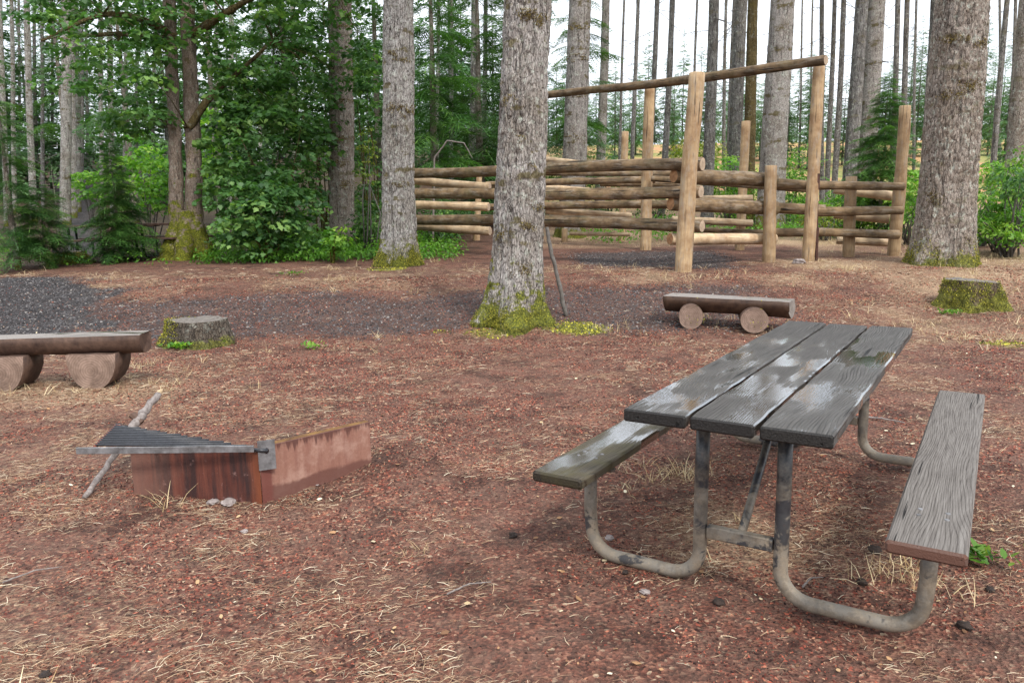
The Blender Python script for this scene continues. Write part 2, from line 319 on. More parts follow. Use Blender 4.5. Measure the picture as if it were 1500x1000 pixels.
# ---------------------------------------------------------------- mesh + object helpers
def link(o, parent=None):
    C.objects.link(o)
    if parent is not None: o.parent = parent
    return o
def mesh_np(name, V, Fc, mats, rnd=None, midx=None, smooth=False):
    me = bpy.data.meshes.new(name); V = np.asarray(V, np.float32); Fc = np.asarray(Fc, np.int32)
    me.vertices.add(len(V)); me.vertices.foreach_set('co', V.ravel())
    n = Fc.shape[1]; me.loops.add(Fc.size); me.loops.foreach_set('vertex_index', Fc.ravel())
    me.polygons.add(len(Fc)); me.polygons.foreach_set('loop_start', np.arange(0, Fc.size, n, dtype=np.int32))
    me.polygons.foreach_set('loop_total', np.full(len(Fc), n, np.int32))
    for m in (mats if isinstance(mats, (list, tuple)) else [mats]): me.materials.append(m)
    if midx is not None: me.polygons.foreach_set('material_index', np.asarray(midx, np.int32))
    if smooth: me.polygons.foreach_set('use_smooth', np.ones(len(Fc), bool))
    if rnd is not None:
        a = me.attributes.new('rnd', 'FLOAT', 'POINT'); a.data.foreach_set('value', np.asarray(rnd, np.float32))
    me.update(calc_edges=True); me.validate()
    return me
def mesh_py(name, V, Fc, mats, midx=None, smooth=None):
    me = bpy.data.meshes.new(name); me.from_pydata([tuple(v) for v in V], [], Fc)
    for m in (mats if isinstance(mats, (list, tuple)) else [mats]): me.materials.append(m)
    if midx: me.polygons.foreach_set('material_index', midx)
    if smooth is not None: me.polygons.foreach_set('use_smooth', smooth if isinstance(smooth, list) else [smooth]*len(Fc))
    me.update(); return me
def obj(name, me, parent=None, loc=None):
    o = bpy.data.objects.new(name, me); link(o, parent)
    if loc is not None: o.location = loc
    return o
def tag(o, label, cat, group=None):
    o['label'] = label; o['category'] = cat
    if group: o['group'] = group
    return o
def thing(name, label, cat, loc=(0, 0, 0), rz=0, group=None):
    o = bpy.data.objects.new(name, None); link(o); o.location = loc; o.rotation_euler = (0, 0, rz); o.empty_display_size = .2
    return tag(o, label, cat, group)
def dup(root, loc, rz=0, sc=None, label=None):
    r = root.copy(); C.objects.link(r); r.location = loc; r.rotation_euler = (0, 0, rz)
    if sc: r.scale = (sc, sc, sc)
    if label: r['label'] = label
    for ch in list(root.children):
        c = ch.copy(); C.objects.link(c); c.parent = r
    return r
def inst(TV, TF, P, Rm, S, rv=None):
    """template verts TV (k,3) placed at P (n,3) with rotations Rm (n,3,3) and scales S (n,)"""
    n = len(P); k = len(TV)
    V = np.einsum('nij,kj->nki', Rm, TV)*np.asarray(S)[:, None, None] + np.asarray(P)[:, None, :]
    Fc = (TF[None]+(np.arange(n)*k)[:, None, None]).reshape(-1, TF.shape[1])
    r = np.repeat(rng.random(n) if rv is None else rv, k)
    return V.reshape(-1, 3), Fc, r
def rot_zyx(yaw, pitch, roll):
    yaw, pitch, roll = np.broadcast_arrays(np.asarray(yaw, float), np.asarray(pitch, float), np.asarray(roll, float))
    cz, sz, cy, sy, cx, sx = np.cos(yaw), np.sin(yaw), np.cos(pitch), np.sin(pitch), np.cos(roll), np.sin(roll)
    Rm = np.empty((len(yaw), 3, 3))
    Rm[:, 0, 0] = cz*cy; Rm[:, 0, 1] = cz*sy*sx-sz*cx; Rm[:, 0, 2] = cz*sy*cx+sz*sx
    Rm[:, 1, 0] = sz*cy; Rm[:, 1, 1] = sz*sy*sx+cz*cx; Rm[:, 1, 2] = sz*sy*cx-cz*sx
    Rm[:, 2, 0] = -sy; Rm[:, 2, 1] = cy*sx; Rm[:, 2, 2] = cy*cx
    return Rm
def cat(parts):
    V = []; Fc = []; r = []; b = 0
    for (v, f, q) in parts:
        V.append(v); Fc.append(f+b); r.append(q); b += len(v)
    return np.concatenate(V), np.concatenate(Fc), np.concatenate(r)
def tube(pts, rad, n=8, caps=True):
    pts = [Vector(p) for p in pts]; V = []; Fc = []
    if not isinstance(rad, (list, tuple)): rad = [rad]*len(pts)
    up = None
    for i, p in enumerate(pts):
        d = (pts[min(i+1, len(pts)-1)]-pts[max(i-1, 0)]).normalized()
        if up is None: up = d.orthogonal().normalized()
        up = (up-d*up.dot(d)).normalized(); s = d.cross(up)
        for k in range(n):
            a = 2*PI*k/n; V.append(p+(up*math.cos(a)+s*math.sin(a))*rad[i])
    for i in range(len(pts)-1):
        for k in range(n):
            a = i*n+k; b = i*n+(k+1) % n; Fc.append((a, b, b+n, a+n))
    if caps: Fc.append(tuple(range(n-1, -1, -1))); Fc.append(tuple(range((len(pts)-1)*n, len(pts)*n)))
    return V, Fc
def join(lst):
    V = []; Fc = []
    for v, f in lst:
        b = len(V); V += list(v); Fc += [tuple(i+b for i in q) for q in f]
    return V, Fc
def rbox(x0, x1, y0, y1, z0, z1, b=.006, ny=1):
    """box along y with chamfered long edges and ends"""
    V = []; Fc = []
    prof = [(x0+b, z0), (x1-b, z0), (x1, z0+b), (x1, z1-b), (x1-b, z1), (x0+b, z1), (x0, z1-b), (x0, z0+b)]
    cx = (x0+x1)/2; cz = (z0+z1)/2; w = (x1-x0)/2; h = (z1-z0)/2
    ys = [(y0, b)] + [(y0+b+(y1-y0-2*b)*i/ny, 0) for i in range(ny+1)] + [(y1, b)]
    for (y, ins) in ys:
        for (x, z) in prof:
            V.append((cx+(x-cx)*(1-ins/w), y, cz+(z-cz)*(1-ins/h)))
    m = len(ys)
    for i in range(m-1):
        for k in range(8):
            a = i*8+k; c = i*8+(k+1) % 8; Fc.append((a, a+8, c+8, c))
    Fc.append(tuple(range(8))); Fc.append(tuple(range(m*8-1, m*8-9, -1)))
    return V, Fc
# ---------------------------------------------------------------- where the big trunks stand (base px, base py, px at image top, width px)
MAIN = G(752, 478)
MOUNDS.append((MAIN.x, MAIN.y, .95, .07)); MAIN.z = Zg(MAIN.x, MAIN.y)
RING = D(378, 700, 3.84)
MOUNDS.append((-1.95, 4.25, .5, .075)); MOUNDS.append((-.75, 4.5, .5, .10))
# ---------------------------------------------------------------- ground
def build_ground():
    th = np.concatenate([np.linspace(-PI, -1.05, 36)[:-1], np.linspace(-1.05, 1.05, 620), np.linspace(1.05, PI, 36)[1:-1]])
    rr = np.concatenate([[.02], np.linspace(.6, 12, 420), np.geomspace(12.06, 400, 200)])
    T, Rr = np.meshgrid(th, rr); X = Rr*np.sin(T); Y = Rr*np.cos(T)
    Z = gz(X, Y)
    near = np.clip(1-Rr/14, 0, 1)
    Z = Z+near*((fbm(X*7, Y*7, 11, 3)-.5)*.022)
    V = np.stack([X, Y, Z], -1).reshape(-1, 3); a, b = T.shape
    i = np.arange(a-1)[:, None]*b+np.arange(b)[None]; j = np.arange(a-1)[:, None]*b+(np.arange(b)[None]+1) % b
    Fc = np.stack([i, j, j+b, i+b], -1).reshape(-1, 4)
    me = mesh_np('ground', V, Fc, M['ground'], smooth=True)
    x, y = V[:, 0], V[:, 1]; w = fbm(x*.5, y*.5, 31, 3)-.5; w2 = fbm(x*1.6, y*1.6, 37, 4)-.5
    def at(n, v): me.attributes.new(n, 'FLOAT', 'POINT').data.foreach_set('value', np.clip(v, 0, 1).astype(np.float32))
    at('gravel', gravel_f(x, y)); at('straw', straw_f(x, y)); at('mossy', moss_f(x, y))
    at('field', np.clip((y-30)/8, 0, 1)*np.clip((x/np.maximum(y, 1)+.05)*6, 0, 1))
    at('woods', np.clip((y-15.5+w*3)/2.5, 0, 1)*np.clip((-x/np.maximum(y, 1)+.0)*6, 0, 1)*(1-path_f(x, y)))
    o = obj('ground', me); o['kind'] = 'structure'
def ss(a, b, v): t = np.clip((v-a)/(b-a), 0, 1); return t*t*(3-2*t)
def path_f(x, y):   # pale gravel path winding off on the left
    return np.exp(-((x/np.maximum(y, 1)+.56+.0*(y-20))/.05)**2)*ss(17, 19, y)
def gravel_f(x, y):
    w = fbm(x*.6, y*.6, 51, 4)-.5; w3 = (fbm(x*3, y*3, 53, 3)-.5)*1.6
    a = ss(-4.2, -6.0, x+ (y-10)*.55+w*4+w3)*ss(8.2, 9.0, y+w)*ss(13.9, 13.0, y+w)            # dark gravel pad on the left
    b = .50*ss(8.9, 9.7, y+w*1.2-.02*x)*ss(11.9, 11.2, y+w*1.4)*ss(4.2, 3.0, x+w*2)          # trodden track across
    c = .56*ss(13.0, 14., y+w*1.5)*ss(17.5, 16.5, y)*ss(1.0, 1.6, x+w)*ss(4.6, 4., x+w)     # inside the corral
    return np.maximum(np.maximum(a, b), np.maximum(c, path_f(x, y)*.7))
def straw_f(x, y):
    w = fbm(x*.9, y*.9, 61, 5)
    base = .18+.42*(w-.3)
    left = .13*ss(-.4, -1.6, x+ (w-.5)*2)*ss(7.5, 6, y)+.09*ss(3.2, 2.4, y)
    right = .27*ss(3.8, 5., x-.25*(y-9)+(w-.5)*2)*ss(7.2, 8.6, y)*ss(34, 28, y)
    mid = .22*ss(11.2, 12, y+(w-.5)*2)*ss(15.5, 13.5, y)*(.6+.8*(w-.4))
    far = .36*ss(17, 18.5, y)*ss(-1, 1, x)
    lb = .3*np.exp(-(((x+3.6)/1.3)**2+((y-6.6)/.7)**2))+.28*np.exp(-(((x-2.4)/2.2)**2+((y-10.2)/.8)**2))+.3*np.exp(-(((x-1.0)/.35)**2+((y-3.3)/.6)**2))
    bare = -.3*np.exp(-(((x-.5)/.7)**2+((y-2.5)/.35)**2))
    return base+left+right+mid+far+lb+bare-.5*gravel_f(x, y)
def moss_f(x, y):
    w = fbm(x*2.2, y*2.2, 71, 4)-.5; r = 0
    for (a, b, q, k) in MOSSY: r = np.maximum(r, k*np.exp(-(((x-a)/q)**2+((y-b)/(q*.8))**2)))
    return r+w*.35*(r > .05)
MOSSY = [(MAIN.x-.15, MAIN.y-.45, .6, .7), (MAIN.x+.75, MAIN.y-.25, .6, .95), (MAIN.x-.9, MAIN.y-.3, .35, .5)]
T585 = G(582, 390); MOSSY += [(T585.x-.1, T585.y-.45, .5, .9)]
_q = G(1480, 505); MOSSY += [(_q.x, _q.y, .45, .75)]
build_ground()
# ---------------------------------------------------------------- litter: countless chips, needles, grass (stuff)
def scatter(n, y0, y1, k=.85, fn=None, pw=1.0):
    Y = y0+(y1-y0)*rng.random(n)**pw; X = (rng.random(n)*2-1)*k*Y
    if fn is not None:
        m = rng.random(n) < fn(X, Y); X = X[m]; Y = Y[m]
    nearb = np.clip(1-np.hypot(X, Y)/14, 0, 1)
    return X, Y, gz(X, Y)+nearb*((fbm(X*7, Y*7, 11, 3)-.5)*.022)
def stuff(name, label, me):
    o = obj(name, me); tag(o, label, 'ground litter' if 'grass' not in name and 'moss' not in name else name.replace('_', ' ')); o['kind'] = 'stuff'; return o
def bare_f(x, y):
    return (.35+.65*ss(.35, .55, fbm(x*2.6, y*2.6, 83, 4)))*np.clip(1.25-1.9*ss(.52, .66, fbm(x*1.3, y*1.3, 81, 4)), .12, 1)
def chips():
    TV = np.array([[-.75, -.24, 0], [.8, -.18, .02], [.1, .34, 0], [0, 0, .5]]); TF = np.array([[0, 1, 3], [1, 2, 3], [2, 0, 3]])
    X, Y, Z = scatter(240000, 1.9, 13, .86, lambda x, y: bare_f(x, y)*(1-.9*np.clip(gravel_f(x, y)*1.4, 0, 1)), .95)
    n = len(X); S = (.0045+.0075*rng.random(n)**2.2)*(1+Y/10)
    V, Fc, r = inst(TV, TF, np.stack([X, Y, Z-.0005], -1), rot_zyx(rng.random(n)*6.28, rng.normal(0, .3, n), rng.normal(0, .3, n)), S, rng.random(n)**1.15)
    stuff('cinder_chips', 'red cinder chips and bark crumbs strewn over the campsite floor', mesh_np('cinder_chips', V, Fc, M['chips'], r))
    X, Y, Z = scatter(120000, 8.3, 17, .86, lambda x, y: np.clip(gravel_f(x, y)*1.2, 0, 1))
    n = len(X); S = .014+.022*rng.random(n)**2
    V, Fc, r = inst(TV, TF, np.stack([X, Y, Z-.001], -1), rot_zyx(rng.random(n)*6.28, rng.normal(0, .3, n), rng.normal(0, .3, n)), S)
    stuff('grey_gravel', 'dark grey gravel of the track behind the split log bench', mesh_np('grey_gravel', V, Fc, M['gchips'], r))
def straws():
    TV = np.array([[-.5, -.013, 0], [-.5, .013, 0], [0, .045, .03], [0, .078, .03], [.5, -.008, 0], [.5, .008, 0.]]); TF = np.array([[0, 2, 3, 1], [2, 4, 5, 3]])
    X, Y, Z = scatter(680000, 1.9, 14.5, .86, lambda x, y: np.clip((straw_f(x, y)*1.9-.22)*(.15+1.6*ss(.45, .63, fbm(x*3.1, y*4.3, 87, 4))), .03, 1)*(1-.75*np.clip(gravel_f(x, y), 0, 1)), 1.0)
    n = len(X); S = (.010+.042*rng.random(n)**2.6)*(1+Y/11)
    yaw = np.where(rng.random(n) < .5, rng.normal(.35, .45, n), rng.random(n)*6.28)
    V, Fc, r = inst(TV, TF, np.stack([X, Y, Z+.003+.006*rng.random(n)], -1), rot_zyx(yaw, rng.normal(0, .10, n), rng.normal(0, .6, n)), S)
    stuff('needle_litter', 'pale dry needles and straw bits scattered over the red ground', mesh_np('needle_litter', V, Fc, M['straw'], r))
def blades(X, Y, Z, L, W, lean, mat, name, label, nb, rs=None):
    n0 = len(X); X = np.repeat(X, nb)+rng.normal(0, .03, n0*nb); Y = np.repeat(Y, nb)+rng.normal(0, .03, n0*nb); Z = np.repeat(Z, nb)
    n = len(X); S = L*(.4+.9*rng.random(n))*np.repeat(.7+.6*rng.random(n0), nb)
    TV = np.array([[0, -W/2, -.05], [0, W/2, -.05], [.12, -W*.4, .5], [.12, W*.4, .5], [.42, 0, .9]]); TF = np.array([[0, 1, 3, 2], [2, 3, 4, 4]])
    TV = np.array([[0, -W/2, -.05], [0, W/2, -.05], [.12, W*.4, .5], [.12, -W*.4, .5], [.42, W*.1, .9], [.42, -W*.1, .9]]); TF = np.array([[0, 1, 2, 3], [3, 2, 4, 5]])
    V, Fc, r = inst(TV, TF, np.stack([X, Y, Z], -1), rot_zyx(rng.random(n)*6.28, rng.normal(lean, .45, n), rng.normal(0, .25, n)), S)
    return stuff(name, label, mesh_np(name, V, Fc, mat, r))
def grasses():
    def gf(x, y):
        c = np.clip((fbm(x*1.9, y*1.9, 91, 3)-.50)*5, 0, 1)
        return np.clip(straw_f(x, y)*1.5-.42, 0, 1)*c*(.10+.9*ss(7, 9, y))
    X, Y, Z = scatter(60000, 2.0, 27, .86, gf, 1.0)
    m_ = (Y > 6.5) | (rng.random(len(X)) < .35); X, Y, Z = X[m_], Y[m_], Z[m_]
    blades(X, Y, Z, .10, .03, .7, M['grass'], 'dry_grass', 'straw coloured dry grass lying in patches between the trees', 9)
    pts = []
    for (a, b, s, m) in [(985, 700, .16, 14), (602, 815, .04, 2), (1330, 850, .1, 9), (900, 480, .25, 9), (1475, 500, .3, 22), (1440, 430, .4, 22), (1260, 470, .35, 12), (230, 745, .07, 2),
                         (545, 500, .3, 5), (150, 560, .5, 20), (210, 540, .3, 10), (880, 395, .6, 12), (1030, 405, .6, 18), (1490, 385, .4, 20), (640, 385, .7, 12), (1000, 460, .2, 6), (1060, 470, .2, 5)]:
        g = G(a, b)
        for _ in range(m): pts.append((g.x+random.gauss(0, s), g.y+random.gauss(0, s*.7)))
    P = np.array(pts); blades(P[:, 0], P[:, 1], gz(P[:, 0], P[:, 1]), .105, .028, .55, M['grass'], 'grass_tufts', 'upright dry grass tufts by the benches, stumps and table legs', 14)
    # moss cushions on the ground
    X, Y, Z = scatter(200000, 8, 16, .8, lambda x, y: np.clip(moss_f(x, y)*1.5-.62, 0, .8))
    n = len(X); TV = np.array([[-.5, -.3, 0], [.5, -.3, 0], [0, .5, .3], [0, 0, .8]]); TF = np.array([[0, 1, 3], [1, 2, 3], [2, 0, 3]])
    V, Fc, r = inst(TV, TF, np.stack([X, Y, Z], -1), rot_zyx(rng.random(n)*6.28, rng.normal(0, .4, n), rng.normal(0, .4, n)), .012+.022*rng.random(n))
    stuff('ground_moss', 'yellow green moss cushions on the ground around the tree bases', mesh_np('ground_moss', V, Fc, M['mossy'], r))
    # fallen leaves
    X, Y, Z = scatter(1500, 2, 13, .8); n = len(X); TV = np.array([[-.5, 0, .05], [-.15, -.33, 0], [.3, -.22, .06], [.55, .02, .02], [.25, .27, .08], [-.2, .3, 0.]]); TF = np.array([[0, 1, 2, 3, 4, 5]])
    V, Fc, r = inst(TV, TF, np.stack([X, Y, Z+.008], -1), rot_zyx(rng.random(n)*6.28, rng.normal(0, .25, n), rng.normal(0, .25, n)), .010+.028*rng.random(n)**3)
    stuff('fallen_leaves', 'small curled fallen leaves scattered on the campsite floor', mesh_np('fallen_leaves', V, Fc, M['litter'], r))
chips(); straws(); grasses()
# ---------------------------------------------------------------- foliage templates
def strip(a, b, w, nrm=(0, 0, 1)):
    a = np.array(a, float); b = np.array(b, float); d = b-a; L = np.linalg.norm(d)+1e-9; s = np.cross(d/L, nrm); s /= np.linalg.norm(s)+1e-9
    m = a+d*.45
    return [a, m+s*w/2, b, m-s*w/2]
def bough(seed, ntw=15, droop=.5, w=.022, tl=.36):
    """a unit-long conifer bough along +x: flat spray of needle-clad twigs"""
    r = random.Random(seed); V = []; Fc = []
    def ax(t): return np.array([t*(1-.12*t*t), .05*math.sin(t*3+seed), -droop*t*t*.75+.06*t])
    def add(q): b = len(V); V.extend(q); Fc.append([b, b+1, b+2, b+3])
    for k in range(8): add(strip(ax(k/8), ax((k+1.3)/8), w*1.1))
    for k in range(ntw):
        t = .10+.9*(k+r.random()*.6)/ntw
        for sgn in (-1, 1):
            if r.random() < .1: continue
            L = tl*(1.06-t)**.75*(.65+.55*r.random())+.05; an = sgn*(.85+.3*r.random()); p = ax(t)
            d = np.array([math.cos(an), math.sin(an), -.28-.3*r.random()]); d /= np.linalg.norm(d)
            add(strip(p, p+d*L, w))
            m = max(2, int(L/.042))
            for j in range(m):
                u = (j+.6)/m; pp = p+d*L*u-np.array([0, 0, .25*L*u*u]); l2 = (.055+.05*(1-u))*(.7+.6*r.random())
                for s2 in (-1, 1):
                    a2 = an+s2*(.75+.25*r.random()); d2 = np.array([math.cos(a2), math.sin(a2), -.3*r.random()])
                    add(strip(pp, pp+d2*l2, w*.8, (r.gauss(0, .35), r.gauss(0, .35), 1)))
    return np.array(V), np.array(Fc)
BOUGH = [bough(i, 14, .35+.12*(i % 4)) for i in range(6)]
BFAR = [bough(20+i, 6, .45, .075, .4) for i in range(3)]
for i in range(3):   # thin out the far boughs
    v, f = BFAR[i]; keep = np.arange(len(f)) % 3 != 1; f = f[keep]; BFAR[i] = (v, f)
def conifer_mesh(name, H, Rad, nb, z0, mat, seed, tmpl, tw=.07, shape=1.0, up=.15, gap=0.0):
    g = np.random.default_rng(seed); parts = []
    z = z0+(H-z0)*np.sort(g.random(nb))**.9; u = (z-z0)/(H-z0)
    L = Rad*((1-u)**shape*.92+.08)*(.65+.5*g.random(nb)); yaw = np.arange(nb)*2.4+g.normal(0, .4, nb)
    k = g.integers(0, len(tmpl), nb); pitch = -up*(u*2.2-.3)-g.normal(0, .13, nb)
    for i, (tv, tf) in enumerate(tmpl):
        s = k == i
        if not s.any(): continue
        P = np.stack([0*z[s], 0*z[s], z[s]], -1); Rm = rot_zyx(yaw[s], pitch[s], g.normal(0, .2, s.sum()))
        v, f, q = inst(tv, tf, P, Rm, L[s], g.random(s.sum()))
        q = np.clip(q*.6+np.repeat(g.random(len(v)//4), 4)*.5, 0, 1) if len(v) % 4 == 0 else q
        parts.append((v, f, q))
    v, f, q = cat(parts)
    return mesh_np(name, v, f, mat, q)
def stem_mesh(name, H, r, mat, n=7):
    V, Fc = tube([(0.02*math.sin(i*1.7), .02*math.cos(i*2.1), -.25+(H+.1)*i/8) for i in range(9)], [r*(1-i/8.3) for i in range(9)], n)
    return mesh_py(name, V, Fc, mat, smooth=True)
# leaf: five-lobed
_l = [(0, 0), (.18, .10), (.10, .36), (.34, .30), (.42, .52), (.56, .30), (1.0, .0)]
MAPLE_V = np.array([(x, y, -.12*x*x-.10*abs(y)) for x, y in _l] + [(x, -y, -.12*x*x-.10*abs(y)) for x, y in _l[-2:0:-1]]); MAPLE_F = np.array([list(range(len(MAPLE_V)-1, -1, -1))])
OVAL_V = np.array([(0, 0, 0), (.3, .24, .03), (.7, .2, -.02), (1, 0, -.1), (.7, -.2, -.02), (.3, -.24, .03)]); OVAL_F = np.array([[5, 4, 3, 2, 1, 0]])
def leafcloud(centres, radii, per, size, tv, tf, flat=.35, g=None, seed=0):
    """pads of leaves: every pad a thin, drooping layer"""
    g = np.random.default_rng(seed); n = len(centres)*per
    c = np.repeat(centres, per, 0); r = np.repeat(radii, per)
    a = g.random(n)*6.28; rr = np.sqrt(g.random(n)); off = np.stack([np.cos(a)*rr*r, np.sin(a)*rr*r, g.normal(0, flat*.28, n)*r-.35*r*rr*rr], -1)
    yaw = a+g.normal(0, .7, n)
    Rm = rot_zyx(yaw, .42+g.normal(0, .38, n), g.normal(0, .4, n))
    rv = np.clip(np.repeat(g.random(len(centres)), per)**1.3*.68+g.random(n)*.42, 0, 1)
    return inst(tv, tf, c+off, Rm, size*(.55+.7*g.random(n)), rv)
def shrub(name, label, cat_, px, py, rx, ry, Y, depth, npad, per, size, mat, tmpl=(MAPLE_V, MAPLE_F), pr=.3, group=None, seed=0, stems=9, base=None, hollow=.35):
    c = D(px, py, Y); k = Y/F; RX, RZ = rx*k, ry*k; g = np.random.default_rng(seed+100)
    bx = D(base if base else px, py, Y); gzv = Zg(bx.x, bx.y)
    root = thing(name, label, cat_, (bx.x, bx.y, gzv), 0, group)
    u = g.normal(0, 1, (npad, 3)); u /= np.linalg.norm(u, axis=1)[:, None]; rad = hollow+(1-hollow)*g.random(npad)**.6
    P = u*rad[:, None]*np.array([RX, depth, RZ])*(.85+.3*g.random((npad, 1)))+np.array([c.x-bx.x, 0, c.z-gzv]); P[:, 2] = np.maximum(P[:, 2], .12)
    v, f, q = leafcloud(P, pr*(.6+.8*g.random(npad)), per, size, *tmpl, seed=seed)
    st = []
    for i in range(stems):
        e = Vector(P[g.integers(0, npad)]); s = Vector((g.normal(0, .08), g.normal(0, .08), -.08)); m = s.lerp(e, .5)+Vector((g.normal(0, .1), g.normal(0, .1), .12))
        st.append(tube([s, m, e], [.022, .014, .005], 5))
    V, Fc = join(st); obj('stem', mesh_py('stem', V, Fc, M['bark_moss'] if 'maple' in name else M['twig'], smooth=True), root)
    obj('foliage', mesh_np('foliage', v, f, mat, q), root)
    return root
# ---------------------------------------------------------------- trunks
def trunk_mesh(name, H, r, lean, mat, nth=48, dz=.06, flare=.45, lobes=5, seed=0, taper=.55, amp=.05, zlod=None):
    zs = [-.35]; z = -.35
    while z < H: z += dz if (zlod is None or z < zlod) else dz*6; zs.append(z)
    zs = np.array(zs); th = np.arange(nth)*2*PI/nth; T, Z = np.meshgrid(th, zs); zc = np.maximum(Z, 0)
    R = r*(1-taper*zc/H)*(1+flare*np.exp(-zc/(r*1.05))*(1+.45*np.sin(lobes*T+seed)+.25*np.sin((lobes-2)*T+seed*2)))
    cc = int(round(2*PI*r/.05)); cc = max(8, cc)
    a = vn(T/(2*PI)*cc, Z*5.5, seed, cc); b = vn(T/(2*PI)*cc*2, Z*16, seed+3, cc*2); lo = vn(T/(2*PI)*4, Z*1.3, seed+5, 4)
    R = R*(1+(lo-.5)*.10)+r*amp*(-(1-np.clip(np.abs(a-.5)*5, 0, 1))*1.0+(b-.5)*.9)
    bend = .012*H*np.sin(Z*.5+seed)*.12
    X = R*np.cos(T)+lean[0]*Z+bend; Yv = R*np.sin(T)+lean[1]*Z
    V = np.stack([X, Yv, Z], -1).reshape(-1, 3); n = len(zs); i = np.arange(n-1)[:, None]*nth+np.arange(nth)[None]; j = np.arange(n-1)[:, None]*nth+(np.arange(nth)[None]+1) % nth
    return mesh_np(name, V, np.stack([i, j, j+nth, i+nth], -1).reshape(-1, 4), mat, smooth=True)
def dead_twigs(n, z0, z1, r, lean, L, seed, w=.012):
    g = random.Random(seed); lst = []
    for i in range(n):
        z = z0+(z1-z0)*g.random(); a = g.random()*6.28; l = L*(.15+1.1*g.random()**1.6); b = Vector((lean[0]*z+math.cos(a)*r*.7, lean[1]*z+math.sin(a)*r*.7, z))
        d = Vector((math.cos(a), math.sin(a), g.uniform(-.55, .15))); p1 = b+d*l*.5+Vector((0, 0, -.03*l)); p2 = b+d*l+Vector((0, 0, -.16*l))
        lst.append(tube([b, p1, p2], [w, w*.7, w*.3], 3, False))
        for k in range(3):
            q = b.lerp(p2, .3+.22*k); e = q+Vector((math.cos(a+g.choice((-1, 1))*.8), math.sin(a+g.choice((-1, 1))*.8), g.uniform(-.3, .1)))*l*.3
            lst.append(tube([q, e], [w*.5, w*.25], 3, False))
    return join(lst)
def tree(name, label, xb, yb, xt, w, mat='bark_grey', Y=None, H=14, crown=True, twigs=0, group=None, seed=1, flare=.45, nth=48, dz=.07, twz=(2.5, 7), base=None, amp=.05, zlod=None, twl=.8, cat_='tree', yt=0, taper=.5, cz=9.5):
    if base is None: base = G(xb, yb) if Y is None else D(xb, yb, Y)
    base = Vector(base); Yb = base.y; top = D(xt, yt, Yb); base.z = Zg(base.x, base.y)
    lean = ((top.x-base.x)/(top.z-base.z), 0.0)
    r = w*.5*Yb/F/math.cos(PIT)*.98
    root = thing(name, label, cat_, base, 0, group)
    zr = max(.5, top.z-base.z); r0 = r/(1-taper*.45*zr/H)
    obj('trunk', trunk_mesh('trunk', H, r0, lean, M[mat], nth, dz, flare, 5, seed, taper, amp, zlod if zlod else zr+1), root)
    if twigs or crown:
        parts = []; mi = []
        if twigs:
            V, Fc = dead_twigs(twigs, twz[0], min(twz[1], H-.5), r0*.8, lean, twl, seed, .010 if Yb < 25 else .014)
            parts.append((np.array([tuple(v) for v in V]), np.array(Fc), np.zeros(len(V)))); mi += [1]*len(Fc)
        if crown:
            g = np.random.default_rng(seed); nb = 10; cz = max(cz, H*.84); z = cz+(H-cz)*g.random(nb)
            v, f, q = inst(*BFAR[seed % 3], np.stack([lean[0]*z, 0*z, z], -1), rot_zyx(g.random(nb)*6.28, g.normal(.1, .2, nb), 0*z), 1.2+1.6*g.random(nb))
            parts.append((v, f, q)); mi += [0]*len(f)
        v, f, q = cat(parts); obj('crown', mesh_np('crown', v, f, [M['needle'], M['twig']], q, mi), root)  # dead trunk twigs share this mesh; trees without boughs hold twigs alone
    return root
# --- the big trunks in front
main = tree('fir_tree', 'large grey fir trunk with mossy base in the middle, a stick leaning on it', 0, 0, 777, 71, 'bark_grey', base=MAIN, H=15, seed=3, flare=.62, nth=220, dz=.014, zlod=5, amp=.075, taper=.42)
tree('fir_tree', 'straight pale grey fir trunk with yellow moss at its foot, left of the log rails', 582, 388, 585, 46, 'bark_pale', H=15, seed=8, nth=120, dz=.03, flare=.38, amp=.07, taper=.4)
tree('fir_tree', 'greyish fir trunk with brown moss bands rising out of the maple shrubs', 500, 330, 497, 35, 'bark_dark', Y=19, H=15, seed=12, nth=72, dz=.05, flare=.2, amp=.06, taper=.3)
tree('fir_tree', 'thickest brown fir trunk right of the corral with lichen flakes and mossy foot', 1378, 386, 1411, 73, 'bark_dark', H=16, seed=21, nth=200, dz=.02, flare=.30, amp=.06, taper=.38)
tree('fir_tree', 'grey fir trunk behind the log rails just right of the middle trunk', 836, 335, 849, 34, 'bark_grey', Y=21.5, H=16, seed=31, nth=72, dz=.06, flare=.3, twigs=8, twz=(5, 8))
tree('fir_tree', 'thick grey fir trunk behind the corral between the short post and the tall gantry post', 1128, 335, 1147, 36, 'bark_grey', Y=22, H=17, seed=41, nth=72, dz=.06, flare=.2, twigs=10, twz=(4, 8))
tree('fir_tree', 'slim grey fir trunk behind the beam right of the tall front post', 1037, 315, 1045, 16, 'bark_far', Y=25, H=17, seed=42, nth=32, dz=.12, twigs=24, twz=(3, 10))
tree('fir_tree', 'pair of grey trunks, the left one, behind the small fir at the corral', 1242, 290, 1262, 19, 'bark_far', Y=24, H=17, seed=43, nth=36, dz=.1, twigs=20, twz=(4, 9))
tree('fir_tree', 'broader grey trunk rising directly behind the small green fir at the corral', 1262, 290, 1284, 27, 'bark_grey', Y=25, H=17, seed=44, nth=40, dz=.1, twigs=16, twz=(5, 9))
tree('fir_tree', 'mossy brown trunk rising behind the post in the middle of the corral', 1094, 320, 1104, 16, 'bark_moss', Y=24, H=15, seed=45, nth=32, dz=.1)
tree('fir_tree', 'grey trunk beside the mossy brown trunk behind the corral', 1072, 320, 1087, 19, 'bark_far', Y=27, H=17, seed=46, nth=32, dz=.1, twigs=16, twz=(3, 9))
